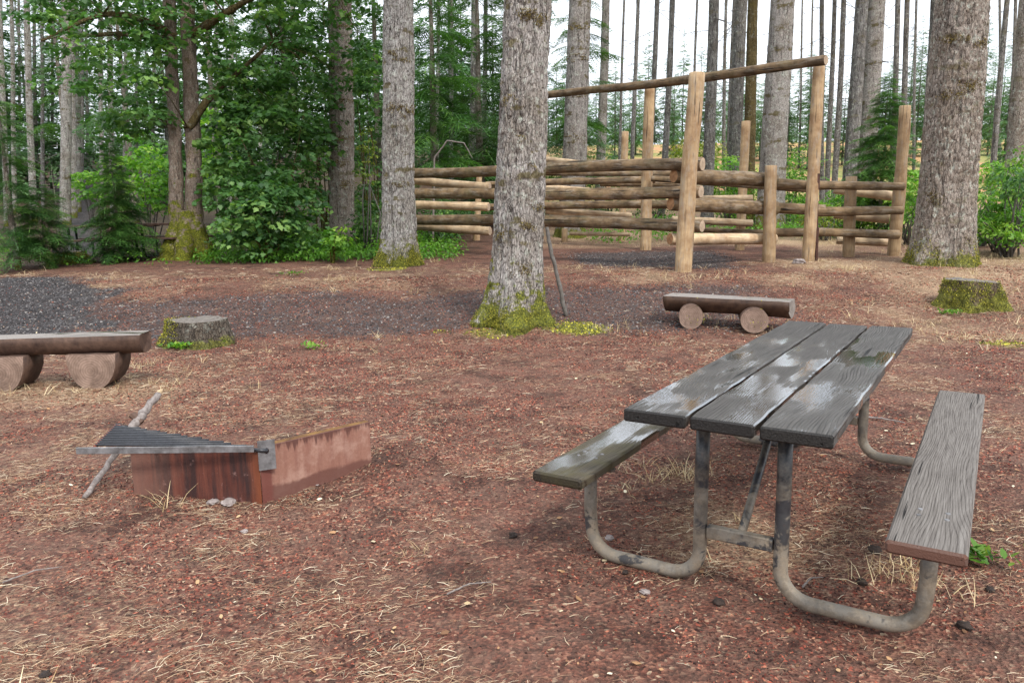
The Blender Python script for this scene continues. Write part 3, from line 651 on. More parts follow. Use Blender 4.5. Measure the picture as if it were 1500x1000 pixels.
tree('fir_tree', 'rough trunk cut by the right edge of the photo', 1484, 300, 1508, 26, 'bark_dark', Y=19, H=16, seed=47, nth=48, dz=.08)
tree('fir_tree', 'grey trunk close behind the left edge of the thickest brown trunk', 1358, 300, 1371, 17, 'bark_far', Y=26, H=17, seed=48, nth=32, dz=.1, twigs=12, twz=(4, 9))
tree('fir_tree', 'slender smooth grey trunk among the dark boughs right of the middle trunk', 878, 300, 887, 13, 'bark_grey', Y=27, H=16, seed=49, nth=32, dz=.1)
# --- thin stand far behind the corral
LBL = 'slender bare conifer trunk with dead twigs in the open stand beyond the log corral'
for i, (xb, xt, w, Y) in enumerate([(925, 934, 6, 36), (950, 962, 8, 32), (970, 985, 9, 30), (1010, 1022, 4, 46), (1058, 1064, 5, 44), (1066, 1076, 7, 38), (1205, 1203, 7, 34), (1212, 1222, 7, 36), (1222, 1236, 8, 33), 
                                    (1305, 1316, 8, 31), (1320, 1330, 8, 33), (1335, 1342, 4, 50), (1452, 1475, 8, 30), (1462, 1464, 4, 48), (1476, 1488, 5, 42), (1168, 1176, 3, 52), (905, 915, 4, 44), (1185, 1190, 3, 55), (640, 642, 5, 40), (662, 660, 6, 36), (690, 694, 10, 30), (705, 712, 7, 34)]):
    tree('slender_conifer', LBL if xb > 740 else 'slender dark trunk in the shady gap between the two pale front trunks', xb, 290, xt, w, 'bark_far', Y=Y, H=19, crown=Y < 40, twigs=26 if xb > 740 else 8, twz=(3.5, 15), group='slender trunks beyond the corral' if xb > 740 else 'slender trunks in the shady gap', seed=60+i, nth=12, dz=.5, flare=.15, twl=1.5, cz=14)
for i, (xb, xt, w, Y) in enumerate([(46, 38, 9, 32), (62, 60, 5, 40), (92, 96, 14, 29), (113, 112, 7, 38), (104, 105, 9, 34), (147, 147, 6, 36), (163, 160, 8, 33), (20, 16, 6, 38), (78, 76, 4, 48), (130, 126, 4, 50), (182, 186, 6, 44), (5, 0, 8, 30), (200, 202, 5, 46), (222, 226, 5, 40), (335, 338, 7, 34), (30, 28, 4, 50), (119, 121, 5, 44), (54, 50, 5, 46), (320, 316, 6, 40), (380, 382, 6, 38), (430, 428, 8, 32)]):
    tree('slender_conifer', 'pale slender conifer trunk in the crowded woods beyond the path on the left', xb, 290, xt, w, 'bark_pale' if w > 5 else 'bark_far', Y=Y, H=19, crown=Y < 45, twigs=14, twz=(2, 12), group='slender trunks in the left woods', seed=160+i, nth=12, dz=.5, flare=.15, twl=1.2, cz=11)
# ---------------------------------------------------------------- double-stem maple on the left
def maple():
    b = G(272, 380); Yb = b.y; k = Yb/F
    root = thing('maple_tree', 'twin stemmed maple with mossy foot and leafy limbs on the left', 'tree', b)
    def W(px, py, dy=0): return D(px, py, Yb+dy)-b
    def stem(pts, rs, seed, mat='bark_maple', n=40):
        # smooth resample
        P = []; Rr = []
        for i in range(len(pts)-1):
            m = 14
            for j in range(m):
                u = j/m; p0 = pts[max(i-1, 0)]; p1 = pts[i]; p2 = pts[i+1]; p3 = pts[min(i+2, len(pts)-1)]
                P.append(.5*((2*p1)+(p2-p0)*u+(2*p0-5*p1+4*p2-p3)*u*u+(3*p1-p0-3*p2+p3)*u**3)); Rr.append(rs[i]*(1-u)+rs[i+1]*u)
        P.append(pts[-1]); Rr.append(rs[-1])
        V, Fc = tube(P, Rr, n); V = np.array([tuple(v) for v in V]); L = len(P)
        nz = vn((np.arange(len(V)) % n)/n*9, np.repeat(np.arange(L)*.8, n), seed, 9)-.5
        c = np.repeat(np.array([tuple(p) for p in P]), n, 0); V = c+(V-c)*(1+nz[:, None]*.3)
        return V, Fc
    V, Fc = stem([W(266, 402), W(262, 372), W(260, 330), W(256, 200), W(250, 60), W(247, -120), W(240, -400)], [30*k, 18*k, 11*k, 8.5*k, 8.5*k, 8*k, 5*k], 1)
    obj('trunk', mesh_py('trunk', V, Fc, M['bark_maple'], smooth=True), root)
    V, Fc = stem([W(284, 402, .15), W(287, 372, .15), W(284, 330, .15), W(283, 200, .15), W(276, 60, .15), W(275, -120, .15), W(282, -400, .3)], [32*k, 19*k, 12.5*k, 10.5*k, 10*k, 9*k, 5*k], 2)
    obj('trunk', mesh_py('trunk', V, Fc, M['bark_maple'], smooth=True), root)
    # root flare with moss
    V, Fc = join([stem([W(263, 315, -.02), W(250, 368, -.12), W(230, 398, -.3)], [8*k, 14*k, 6*k], 4, n=16), stem([W(286, 320, -.02), W(302, 372, -.15), W(330, 396, -.2)], [9*k, 13*k, 6*k], 5, n=16), stem([W(272, 310, -.05), W(270, 365, -.2), W(264, 398, -.5)], [9*k, 14*k, 7*k], 6, n=16)])
    obj('root', mesh_py('root', V, Fc, M['bark_maple'], smooth=True), root)
    limbs = [([W(258, 55), W(210, 30, -.3), W(150, 22, -.8), W(60, 60, -1.5)], [6*k, 4.5*k, 3*k, 1.2*k]), ([W(284, 50), W(330, 20, -.2), W(380, -8, -.4), W(470, -40, -.8)], [6*k, 4.5*k, 3.5*k, 1.5*k]),
             ([W(276, 188), W(310, 140, .2), W(345, 110, .4), W(400, 60, .8)], [6*k, 5*k, 3.6*k, 1.5*k]), ([W(250, 0), W(200, -60, 0), W(120, -90, -.6), W(20, -60, -1)], [6*k, 4.5*k, 3*k, 1.2*k]),
             ([W(280, -60), W(350, -110, .3), W(450, -110, .6), W(560, -60, .4)], [6*k, 4.5*k, 3*k, 1.2*k]), ([W(252, 60), W(180, 50, .6), W(110, 50, 1.2), W(70, 20, 1.4)], [5*k, 3.5*k, 2.3*k, 1*k])]
    for i, (p, r) in enumerate(limbs):
        V, Fc = stem(p, r, 10+i, n=10); obj('limb', mesh_py('limb', V, Fc, M['bark_moss'], smooth=True), root)
    g = np.random.default_rng(5); P = []
    def box(x0, x1, y0, y1, d0, d1, n, e=1.):
        for _ in range(n):
            px = x0+(x1-x0)*g.random(); py = y0+(y1-y0)*g.random()**e; P.append(tuple(W(px, py, d0+(d1-d0)*g.random())))
    box(60, 240, 20, 130, -2, 1.5, 52, 1.3); box(20, 250, -160, 30, -2, 2, 120); box(150, 245, 110, 185, -1, 1, 22); box(200, 300, -60, 20, -1.5, -.3, 14)
    box(285, 480, -20, 120, -.8, 2, 95); box(260, 560, -200, -10, -1, 2, 150); box(300, 420, 90, 190, .2, 2, 42); box(505, 560, -10, 130, -.5, 1, 20); box(395, 480, 100, 200, 0, 1.4, 20)
    box(200, 285, 50, 85, -1.1, -.6, 6); box(100, 215, 160, 215, 0, 1.5, 14)
    P = np.array(P)
    v, f, q = leafcloud(P, .32*(.6+.8*g.random(len(P))), 34, .125, MAPLE_V, MAPLE_F, seed=6)
    obj('crown', mesh_np('crown', v, f, M['leaf_maple'], q), root)
    # twigs carrying the pads
    tw = []
    anchors = [p for l in limbs for p in l[0]]
    for p in P[::3]:
        p = Vector(p); a = min(anchors, key=lambda q: (q-p).length); tw.append(tube([a, a.lerp(p, .5)+Vector((0, 0, .1)), p], [.012, .009, .004], 4, False))
    V, Fc = join(tw); obj('twigs', mesh_py('twigs', V, Fc, M['bark_moss'], smooth=True), root)
maple()
# ---------------------------------------------------------------- leafy shrubs
shrub('maple_shrub', 'tall dark green maple shrub right of the twin stemmed maple', 'shrub', 392, 215, 88, 125, 17, 1.3, 150, 34, .13, M['leaf_maple'], pr=.36, seed=1)
shrub('maple_shrub', 'broad maple shrub spilling low over the forest edge below the taller one', 'shrub', 395, 305, 85, 62, 16, .9, 105, 34, .125, M['leaf_maple'], pr=.32, seed=2)
shrub('maple_shrub', 'small bright green maple seedling at the foot of the banded trunk', 'shrub', 490, 347, 26, 16, 15.2, .3, 16, 18, .10, M['leaf_bright'], pr=.16, seed=3, stems=4)
shrub('maple_shrub', 'leafy maple growth just left of the banded trunk', 'shrub', 462, 130, 45, 120, 19, .9, 75, 30, .13, M['leaf_maple'], pr=.36, seed=4)
shrub('maple_shrub', 'leafy growth between the banded trunk and the straight pale trunk', 'shrub', 538, 190, 28, 130, 20, .8, 60, 28, .12, M['leaf_maple'], pr=.32, seed=5)
shrub('leafy_shrub', 'bright yellow green shrub behind the twin stemmed maple', 'shrub', 215, 255, 45, 62, 22, 1., 70, 34, .12, M['leaf_bright'], pr=.34, seed=6)  # backlight is painted in through the bright leaf colour
shrub('leafy_shrub', 'bright leaved shrub showing between the maple stems and the dark maple shrub', 'shrub', 318, 215, 34, 80, 23, 1., 60, 30, .12, M['leaf_bright'], pr=.34, seed=7)  # leaf colour carries the light from behind here as well
shrub('leafy_shrub', 'low bright shrub beside the gravel path on the left', 'shrub', 130, 268, 30, 22, 30, 1., 30, 30, .14, M['leaf_bright'], pr=.4, seed=8)
shrub('leafy_shrub', 'thin shrub with yellowing leaves between the two pale trunks', 'shrub', 538, 225, 12, 40, 17.5, .3, 14, 22, .08, M['leaf_yellow'], pr=.16, seed=9, tmpl=(OVAL_V, OVAL_F), stems=4)
shrub('leafy_shrub', 'bright green leafy shrub at the right edge beside the thickest trunk', 'shrub', 1470, 305, 45, 42, 15.5, .7, 90, 34, .085, M['leaf_bright'], pr=.22, seed=10, tmpl=(OVAL_V, OVAL_F), stems=22, hollow=.1)
shrub('leafy_shrub', 'dark leaved shrub reaching in over the right edge of the photo', 'shrub', 1490, 262, 26, 26, 14.5, .5, 30, 26, .10, M['leaf_maple'], pr=.24, seed=11, tmpl=(OVAL_V, OVAL_F))
shrub('leafy_shrub', 'green shrub between the last corral post and the thickest trunk', 'shrub', 1335, 285, 22, 48, 17.5, .7, 50, 34, .09, M['leaf_bright'], pr=.28, seed=12, tmpl=(OVAL_V, OVAL_F))
shrub('leafy_shrub', 'green shrub showing through the rails right of the tall gantry post', 'shrub', 1255, 300, 58, 40, 20, .8, 70, 34, .10, M['leaf_bright'], pr=.3, seed=13, tmpl=(OVAL_V, OVAL_F))
shrub('leafy_shrub', 'green shrub behind the middle of the corral right of the thick grey trunk', 'shrub', 1168, 262, 26, 46, 25, .8, 46, 34, .13, M['leaf_bright'], pr=.36, seed=14, tmpl=(OVAL_V, OVAL_F))
shrub('leafy_shrub', 'yellow green shrub behind the rails beside the tall front post', 'shrub', 1068, 262, 46, 42, 26, .8, 70, 34, .13, M['leaf_bright'], pr=.36, seed=15, tmpl=(OVAL_V, OVAL_F))
shrub('leafy_shrub', 'yellowish willow shrub in the field seen between the tall posts', 'shrub', 1022, 222, 32, 26, 36, .9, 40, 30, .17, M['leaf_yellow'], pr=.45, seed=16, tmpl=(OVAL_V, OVAL_F))
shrub('leafy_shrub', 'low shrub behind the rails right of the middle trunk', 'shrub', 895, 262, 60, 42, 28, .9, 64, 32, .13, M['leaf_bright'], pr=.38, seed=17, tmpl=(OVAL_V, OVAL_F))
shrub('leafy_shrub', 'golden green shrub glimpsed under the right hand rails', 'shrub', 1205, 320, 34, 20, 19, .5, 30, 30, .08, M['leaf_yellow'], pr=.22, seed=18, tmpl=(OVAL_V, OVAL_F))
shrub('leafy_shrub', 'dark low shrub under the pale rail ends by the straight pale trunk', 'shrub', 650, 325, 42, 28, 20, .5, 42, 30, .10, M['leaf_maple'], pr=.28, seed=19, tmpl=(OVAL_V, OVAL_F))
shrub('leafy_shrub', 'leafy bush directly behind the foot of the straight pale trunk', 'shrub', 540, 320, 24, 36, 18, .5, 36, 30, .10, M['leaf_maple'], pr=.26, seed=20, tmpl=(OVAL_V, OVAL_F))
shrub('leafy_shrub', 'green brush in the field right of the thickest trunk', 'shrub', 1452, 258, 26, 26, 26, .7, 30, 30, .13, M['leaf_bright'], pr=.36, seed=21, tmpl=(OVAL_V, OVAL_F))
for i, (px, py, rx, ry, Y, m, lb) in enumerate([(1100, 285, 40, 36, 24, 'leaf_bright', 'green brush seen between the rails left of the thick grey trunk'), (1310, 315, 44, 30, 19.5, 'leaf_maple', 'darker green brush under the rails beside the last corral post'), (1155, 312, 40, 26, 23, 'leaf_bright', 'low green brush behind the lower rails at the thick grey trunk'),
        (1480, 330, 60, 26, 14.6, 'leaf_bright', 'low spreading green brush at the right edge behind the dry grass'), (1440, 325, 24, 30, 17, 'leaf_maple', 'dark green bush touching the right side of the thickest trunk'), (1500, 250, 30, 40, 17.5, 'leaf_bright', 'upright green bush at the far right edge'), (960, 290, 50, 30, 27, 'leaf_maple', 'dark green brush far behind the crowded middle rails')]):
    shrub('leafy_shrub', lb, 'shrub', px, py, rx, ry, Y, .8, int(rx*ry/26), 32, .085, M[m], pr=.26, seed=40+i, tmpl=(OVAL_V, OVAL_F), stems=12)
# ---------------------------------------------------------------- conifers with full boughs
def conifer(name, label, px, Y, top_py, rad_px, nb, mat, seed, z0=.25, shape=.9, up=.15, group=None, tmpl=None, H=None, sr_=None):
    b = D(px, 330, Y); zg = Zg(b.x, b.y); top = D(px, top_py, Y); h = H or max(1, top.z-zg); k = Y/F
    root = thing(name, label, 'conifer' if 'fir' in name or 'conifer' in name else 'hemlock', (b.x, b.y, zg), 0, group)
    obj('trunk', stem_mesh('trunk', h, sr_ or (.02+.012*h), M['bark_dark']), root)
    obj('crown', conifer_mesh('crown', h, rad_px*k, nb, z0, M[mat], seed, tmpl or BOUGH, shape=shape, up=up), root)
    return root
conifer('young_fir', 'small dark young fir standing left of the twin stemmed maple', 172, 16.5, 195, 66, 260, 'needle', 1)
conifer('young_fir', 'airy young hemlock at the left edge of the photo', 18, 15, 60, 75, 140, 'needle', 2, z0=.3)
conifer('young_fir', 'low spreading young fir in front of the path near the left edge', 62, 15.5, 262, 66, 120, 'needle', 3, shape=.6)
conifer('young_fir', 'bright small fir behind the right hand rails of the corral', 1288, 19.5, 105, 74, 280, 'needle_mid', 4, z0=.7, shape=.75)
conifer('young_fir', 'tiny fir beside the path far left in the woods', 85, 24, 235, 26, 40, 'needle_mid', 5)
for i, (px, Y, rp, nb, lb) in enumerate([(640, 22, 100, 130, 'dark hemlock filling the gap between the straight pale trunk and the middle trunk'), (705, 26, 90, 120, 'dark hemlock standing directly behind the left edge of the middle trunk'), (845, 25.5, 86, 120, 'dark hemlock with drooping boughs just right of the middle trunk'),
                                          (430, 24, 120, 110, 'tall dark conifer hidden behind the tall maple shrub'), (560, 27, 100, 110, 'tall dark conifer behind the straight pale trunk'), (325, 28, 90, 60, 'tall dark conifer behind the twin stemmed maple'), (760, 32, 100, 100, 'tall dark conifer hidden right behind the middle trunk')]):
    conifer('hemlock', lb, px, Y, -200, rp, nb, 'needle', 10+i, z0=.5, shape=.45, up=.05)
conifer('hemlock', 'tall airy conifer in the left woods near the photo edge', -20, 24, -150, 95, 50, 'needle_mid', 30, z0=2.5, shape=.4, up=.05)
conifer('hemlock', 'tall airy conifer behind the path in the left woods', 110, 36, -100, 70, 40, 'needle_mid', 31, z0=3.5, shape=.4, up=.05)
conifer('hemlock', 'tall airy conifer left of the maple stems deep in the woods', 200, 30, -120, 80, 45, 'needle_mid', 32, z0=2.8, shape=.4, up=.05)
# copies: far conifers, left woods and the pale slope on the right
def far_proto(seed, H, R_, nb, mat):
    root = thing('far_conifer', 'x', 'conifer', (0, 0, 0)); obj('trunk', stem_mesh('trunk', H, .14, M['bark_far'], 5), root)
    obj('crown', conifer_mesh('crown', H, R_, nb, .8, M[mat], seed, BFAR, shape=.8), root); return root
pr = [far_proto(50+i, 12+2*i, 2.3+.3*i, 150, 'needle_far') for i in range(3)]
used = [False]*3; gg = random.Random(11)
def put_far(x, y, s, label, group):
    i = gg.randrange(3); z = Zg(x, y)-.1
    if not used[i]: used[i] = True; r = pr[i]; r.location = (x, y, z); r.rotation_euler = (0, 0, gg.random()*6); r.scale = (s,)*3
    else: r = dup(pr[i], (x, y, z), gg.random()*6.28, s)
    r['label'] = label; r['group'] = group
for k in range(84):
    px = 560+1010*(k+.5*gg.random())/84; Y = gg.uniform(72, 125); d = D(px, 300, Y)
    put_far(d.x, Y, gg.uniform(.5, 1.0)*Y/95, 'pale haze tinted green young conifer on the far slope beyond the field', 'conifers on the far slope')
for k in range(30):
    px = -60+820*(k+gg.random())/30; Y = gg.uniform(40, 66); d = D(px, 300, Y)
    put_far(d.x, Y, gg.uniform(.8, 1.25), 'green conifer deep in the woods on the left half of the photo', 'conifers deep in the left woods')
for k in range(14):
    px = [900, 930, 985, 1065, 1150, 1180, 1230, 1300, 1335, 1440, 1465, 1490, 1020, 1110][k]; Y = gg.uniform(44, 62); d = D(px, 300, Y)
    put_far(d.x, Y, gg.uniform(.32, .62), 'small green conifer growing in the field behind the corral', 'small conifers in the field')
# undergrowth along the woods edge (stuff)
def undergrowth():
    n = 3600; X = []; Y = []
    g = np.random.default_rng(77); px = g.random(n)*730-60; yy = 15.6+g.random(n)**1.2*7
    d = np.array([ray(a, 350) for a in px]); X = d[:, 0]/d[:, 1]*yy
    m = (fbm(X*.8, yy*.8, 5, 3) > .42) & (path_f(X, yy) < .4) & ((px > 292) | ((px < 240) & (g.random(n) < .14))); X = X[m]; Y = yy[m]; edge = ss(14.8, 16.5, Y+.5)
    X2 = g.random(2600)*9+2.; Y2 = 19.5+g.random(2600)*9; m = fbm(X2*.6, Y2*.6, 6, 3) > .45; X = np.concatenate([X, X2[m]]); Y = np.concatenate([Y, Y2[m]])
    P = np.stack([X, Y, gz(X, Y)+.10+.25*g.random(len(X))*np.clip((Y-15)/2, .1, 1)], -1)
    v, f, q = leafcloud(P, .16+.14*g.random(len(P)), 9, .085, OVAL_V, OVAL_F, seed=9, flat=.9)
    o = obj('undergrowth', mesh_np('undergrowth', v, f, M['leaf_bright'], np.clip(q*.75, 0, 1))); tag(o, 'low green undergrowth covering the forest edge under the trees', 'undergrowth'); o['kind'] = 'stuff'
undergrowth()
# ---------------------------------------------------------------- picnic table
def picnic():
    th = .5705; L = 2.5477; W = .7145
    root = thing('picnic_table', 'wet grey wooden picnic table on bent pipe legs in the right foreground', 'picnic table', (.7045, 2.5037, 0), -th)
    pw = W/3; gp = .0075
    for i in range(3):
        x0 = -W/2+i*pw+(gp if i else 0); x1 = -W/2+(i+1)*pw-(gp if i < 2 else 0)
        V, Fc = rbox(x0, x1, 0+.004*i, L-.012*(i == 1), .713, .76, .006, 40)
        # slight wear on the edges
        V = [(x+(vn(np.array(y*9), np.array(i*3.+(x > (x0+x1)/2)), 4)-.5).item()*.006, y, z+(vn(np.array(y*3.), np.array(i*2.+x*3), 9)-.5).item()*.004) for x, y, z in V]
        o = obj('tabletop_plank', mesh_py('tabletop_plank', V, Fc, M['plank%d' % (i+1)]), root)
    for s, mat, lab in ((1, 'seatdry', 'dry grey seat plank with red brown end'), (-1, 'seatwet', 'wet mossy seat plank')):
        x0, x1 = (.5264, .7487) if s > 0 else (-.7487, -.5264)
        V, Fc = rbox(x0, x1, -.007, 2.30, .413, .456, .008, 30)
        o = obj('seat_plank', mesh_py('seat_plank', V, Fc, M[mat]), root); o['label'] = lab
        # carriage bolt heads
        for yy in (.26, .32):
            for xx in (x0+.07, x1-.07): V, Fc = tube([(xx, yy, .455), (xx, yy, .4585)], [.009, .007], 10); obj('bolt', mesh_py('bolt', V, Fc, M['galv']), o)
    def U(y, s):
        r = .027; xi, xo = .155*s, .631*s; zb = .028; R_ = .115; pts = []
        pts.append((xi*.98, y, .712)); pts.append((xi, y, .45)); pts.append((xi, y, zb+R_+.04))
        for k in range(9):
            a = PI/2*k/8; pts.append((xi+s*(R_-R_*math.cos(a)), y, zb+R_-R_*math.sin(a)))
        for k in range(9):
            a = PI/2*k/8; pts.append((xo-s*(R_-R_*math.sin(a)), y, zb+R_-R_*math.cos(a)))
        pts.append((xo+s*.006, y, zb+R_+.08)); pts.append((xo+s*.004, y, .412))
        return tube(pts, r, 20)
    for y in (.29, 2.26):
        for s in (1, -1):
            V, Fc = U(y, s); obj('leg_frame', mesh_py('leg_frame', V, Fc, M['pipe'], smooth=[True]*(len(Fc)-2)+[False]*2), root)
            V, Fc = rbox(-.0, .0, 0, 0, 0, 0) if False else rbox(min(.53*s, .745*s), max(.53*s, .745*s), y-.022, y+.022, .400, .4125, .002)
            obj('seat_bracket', mesh_py('seat_bracket', V, Fc, M['pipe']), root)
        V, Fc = rbox(-.126, .126, y-.018, y+.018, .205, .255, .004); obj('cross_brace', mesh_py('cross_brace', V, Fc, M['pipe']), root)
        V, Fc = rbox(-.33, .33, y-.024, y+.024, .698, .7125, .003); obj('top_cleat', mesh_py('top_cleat', V, Fc, M['black']), root)
        s = 1 if y < 1 else -1
        V, Fc = tube([(.0, y+.02*s, .235), (.0, y+.07*s, .27), (0, y+.60*s, .69), (0, y+.66*s, .70)], .017, 14)
        obj('diagonal_brace', mesh_py('diagonal_brace', V, Fc, M['pipe'], smooth=True), root)
picnic()
# ---------------------------------------------------------------- log corral
def logobj(name, p, q, r0, r1, mat, parent, cut='cutp', n=20, jit=.06, seed=0, lab=None):
    p, q = Vector(p), Vector(q); L = (q-p).length; zs = max(6, int(L/.18)); g = random.Random(seed)
    V = []; Fc = []; mi = []
    ph = g.random()*50
    for i in range(zs+1):
        u = i/zs; r = r0*(1-u)+r1*u
        for k in range(n):
            a = 2*PI*k/n; nz = float(vn(np.array(k/n*5), np.array(u*L*1.6+ph), seed, 5))-.5
            V.append((r*(1+nz*jit*3)*math.cos(a)+.030*math.sin(u*L*1.1+ph), r*(1+nz*jit*3)*math.sin(a)+.020*math.sin(u*L*.8+ph*2), u*L))
    for i in range(zs):
        for k in range(n):
            a = i*n+k; b = i*n+(k+1) % n; Fc.append((a, b, b+n, a+n)); mi.append(0)
    sm = [True]*len(Fc)
    # chamfered ends
    for (st, zoff, rev) in ((0, -.008, True), (zs*n, .008, False)):
        b = len(V); rr = .9
        cx = sum(V[st+k][0] for k in range(n))/n; cy = sum(V[st+k][1] for k in range(n))/n
        for k in range(n): v = V[st+k]; V.append((cx+(v[0]-cx)*rr, cy+(v[1]-cy)*rr, v[2]+zoff))
        for k in range(n):
            k2 = (k+1) % n; f = (st+k, st+k2, b+k2, b+k); Fc.append(f if not rev else f[::-1]); mi.append(0); sm.append(False)
        Fc.append(tuple(range(b, b+n)) if not rev else tuple(range(b+n-1, b-1, -1))); mi.append(1); sm.append(False)
    me = mesh_py(name, V, Fc, [M[mat], M[cut]], mi, sm)
    o = obj(name, me, parent); rot = (q-p).to_track_quat('Z', 'Y'); o.rotation_mode = 'QUATERNION'; o.rotation_quaternion = rot
    o.location = p-(parent.location if parent else Vector())
    if lab: o['label'] = lab
    return o
def corral():
    A = G(1003, 398); root = thing('log_corral', 'log corral of peeled posts and stacked rails with a tall beam on posts', 'corral', A)
    sd = [0]
    def post(xb, yb, xt, yt, w, mat='post', Y=None, lab=None):
        sd[0] += 1; b = G(xb, yb) if Y is None else D(xb, yb, Y)
        if Y is not None: b.z = Zg(b.x, b.y)
        t = D(xt, yt, b.y); r = w*.46*b.y/F; b.z -= .25
        logobj('post', b, t, r*1.06, r*.95, mat, root, seed=sd[0], lab=lab); return b.y
    def rail(x0, y0, Y0, w0, x1, y1, Y1, w1, mat='rail', cut='cutp', name='rail'):
        sd[0] += 1; logobj(name, D(x0, y0, Y0), D(x1, y1, Y1), w0*.5*Y0/F, w1*.5*Y1/F, mat, root, cut, seed=sd[0])
    YA = post(1003, 398, 1019, 108, 25); YB = post(1184, 382, 1200, 97, 18.5); YC = post(944, 366, 953, 124, 17)
    YD = post(1124, 384, 1130, 243, 19); YE = post(1242, 376, 1249, 259, 18); YF = post(1308, 375, 1325, 156, 18)
    YG = post(1084, 366, 1093, 178, 14); YH = post(908, 353, 916, 193, 11); YI = post(698, 352, 701, 254, 10, 'cutp' if False else 'post'); YJ = post(827, 354, 828, 335, 10)
    yb0 = YC+.5
    rail(775, 144, YC+2.2, 9.5, 1210, 90, YB-.3, 14.5, 'rail', 'cutp', 'beam')
    YL = 18.2; a = YA+.32
    rail(590, 254, YL, 14, 1028, 240, a, 18.5); rail(590, 285, YL, 14, 1026, 282, a, 18.5); rail(590, 320, YL, 14, 1027, 330, a, 19)
    rail(590, 264, YL+.5, 11, 717, 273, YL-.3, 12, 'rail_pale'); rail(590, 298, YL+.5, 12, 715, 303, YL-.3, 12, 'rail_pale'); rail(590, 331, YL+.5, 12, 718, 338, YL-.3, 13, 'rail_pale')
    rail(712, 270, 19.5, 9, 960, 264, YC+.55, 10); rail(712, 302, 19.5, 10, 1000, 300, YC+.45, 12)
    rail(800, 309, 19, 10, 925, 316, YC+1.4, 10, 'rail_pale'); rail(780, 272, 20, 9, 880, 280, YC+2, 9, 'rail_pale'); rail(760, 231, 21, 9, 860, 240, YC+2.4, 8, 'rail_pale')
    rail(835, 341, 19.5, 5, 925, 343, YC+1, 6, 'rail_pale'); rail(800, 255, YC+2, 7, 1010, 253, YC+.9, 9); rail(880, 270, YC+1.6, 7, 1010, 272, YC+.8, 9)
    # right wing
    b = YA+.7
    rail(987, 257, b, 20, 1135, 265, YD+.36, 20, 'rail', 'cut'); rail(984, 300, b, 19, 1135, 304, YD+.36, 20, 'rail', 'cut'); rail(981, 348, b, 17, 1135, 351, YD+.36, 16, 'rail_pale', 'cut')
    rail(1120, 266, YD+.70, 17, 1208, 271, YB+.34, 12); rail(1120, 303, YD+.70, 16, 1208, 306, YB+.34, 15); rail(1120, 342, YD+.6, 13, 1208, 342, YB+.30, 12)
    rail(955, 263, YC-.2, 9, 1190, 277, YB+1.6, 9); rail(1020, 293, YC-.3, 11, 1102, 292, YG-.35, 10, 'rail_pale'); rail(985, 322, YC-.4, 10, 1102, 326, YG-.35, 10, 'rail_pale'); rail(1020, 335, YC, 7, 1190, 343, YB+2, 8)
    rail(1190, 273, YB+.30, 13, 1322, 274, YF-.32, 12, 'rail', 'cut'); rail(1190, 309, YB+.30, 14, 1319, 309, YF-.32, 12, 'rail', 'cut'); rail(1190, 341, YB+.30, 12, 1316, 345, YF-.32, 13, 'rail', 'cut')
    rail(1222, 278, YE+.9, 13, 1306, 287, YF+.36, 14, 'rail_pale'); rail(1222, 315, YE+.9, 13, 1302, 321, YF+.36, 14, 'rail_pale'); rail(1226, 352, YE+.9, 13, 1302, 356, YF+.36, 13, 'rail_pale')
    # rusted hinge bar and straps beside the gantry post
    p = [D(1196, y, YB-.05)-A for y in (262, 300, 340, 388)]
    V, Fc = tube(p, [.035, .035, .033, .03], 8); lst = [(V, Fc)]
    for y, w in ((266, .1), (345, .075)):
        c = D(1195, y, YB-.05)-A; lst.append(tube([c-Vector((0, 0, .14)), c+Vector((0, 0, .14))], w*.75, 8))
    V, Fc = join(lst); obj('hinge_bar', mesh_py('hinge_bar', V, Fc, M['chain'], smooth=False), root)
corral()
# ---------------------------------------------------------------- half-log benches
def halflog(L, r, flat, depth, seed, n=14, zs=24):
    """half log along local x; flat top at z=0"""
    V = []; Fc = []; mi = []
    prof = [(-flat/2, 0)] + [(-flat/2+(flat)*k/4, 0) for k in range(1, 4)] + [(flat/2, 0)]
    for k in range(1, n): a = PI*k/n; prof.append((flat/2*math.cos(a)*1.02, -depth*math.sin(a)**.85))
    m = len(prof)
    for i in range(zs+1):
        u = i/zs
        for k, (y, z) in enumerate(prof):
            nz = (float(vn(np.array(k*.7), np.array(u*L*3), seed))-.5)
            V.append((u*L-L/2+(nz*.03 if i in (0, zs) else 0), y*(1+nz*.10), z*(1+nz*.16)+(nz*.006 if z == 0 else 0)))
    for i in range(zs):
        for k in range(m):
            a = i*m+k; b = i*m+(k+1) % m; Fc.append((a, a+m, b+m, b)[::-1]); mi.append(1 if k < 4 else 0)
    Fc.append(tuple(range(m))[::-1]); mi.append(2); Fc.append(tuple(range(zs*m, zs*m+m))); mi.append(2)
    return V, Fc, mi
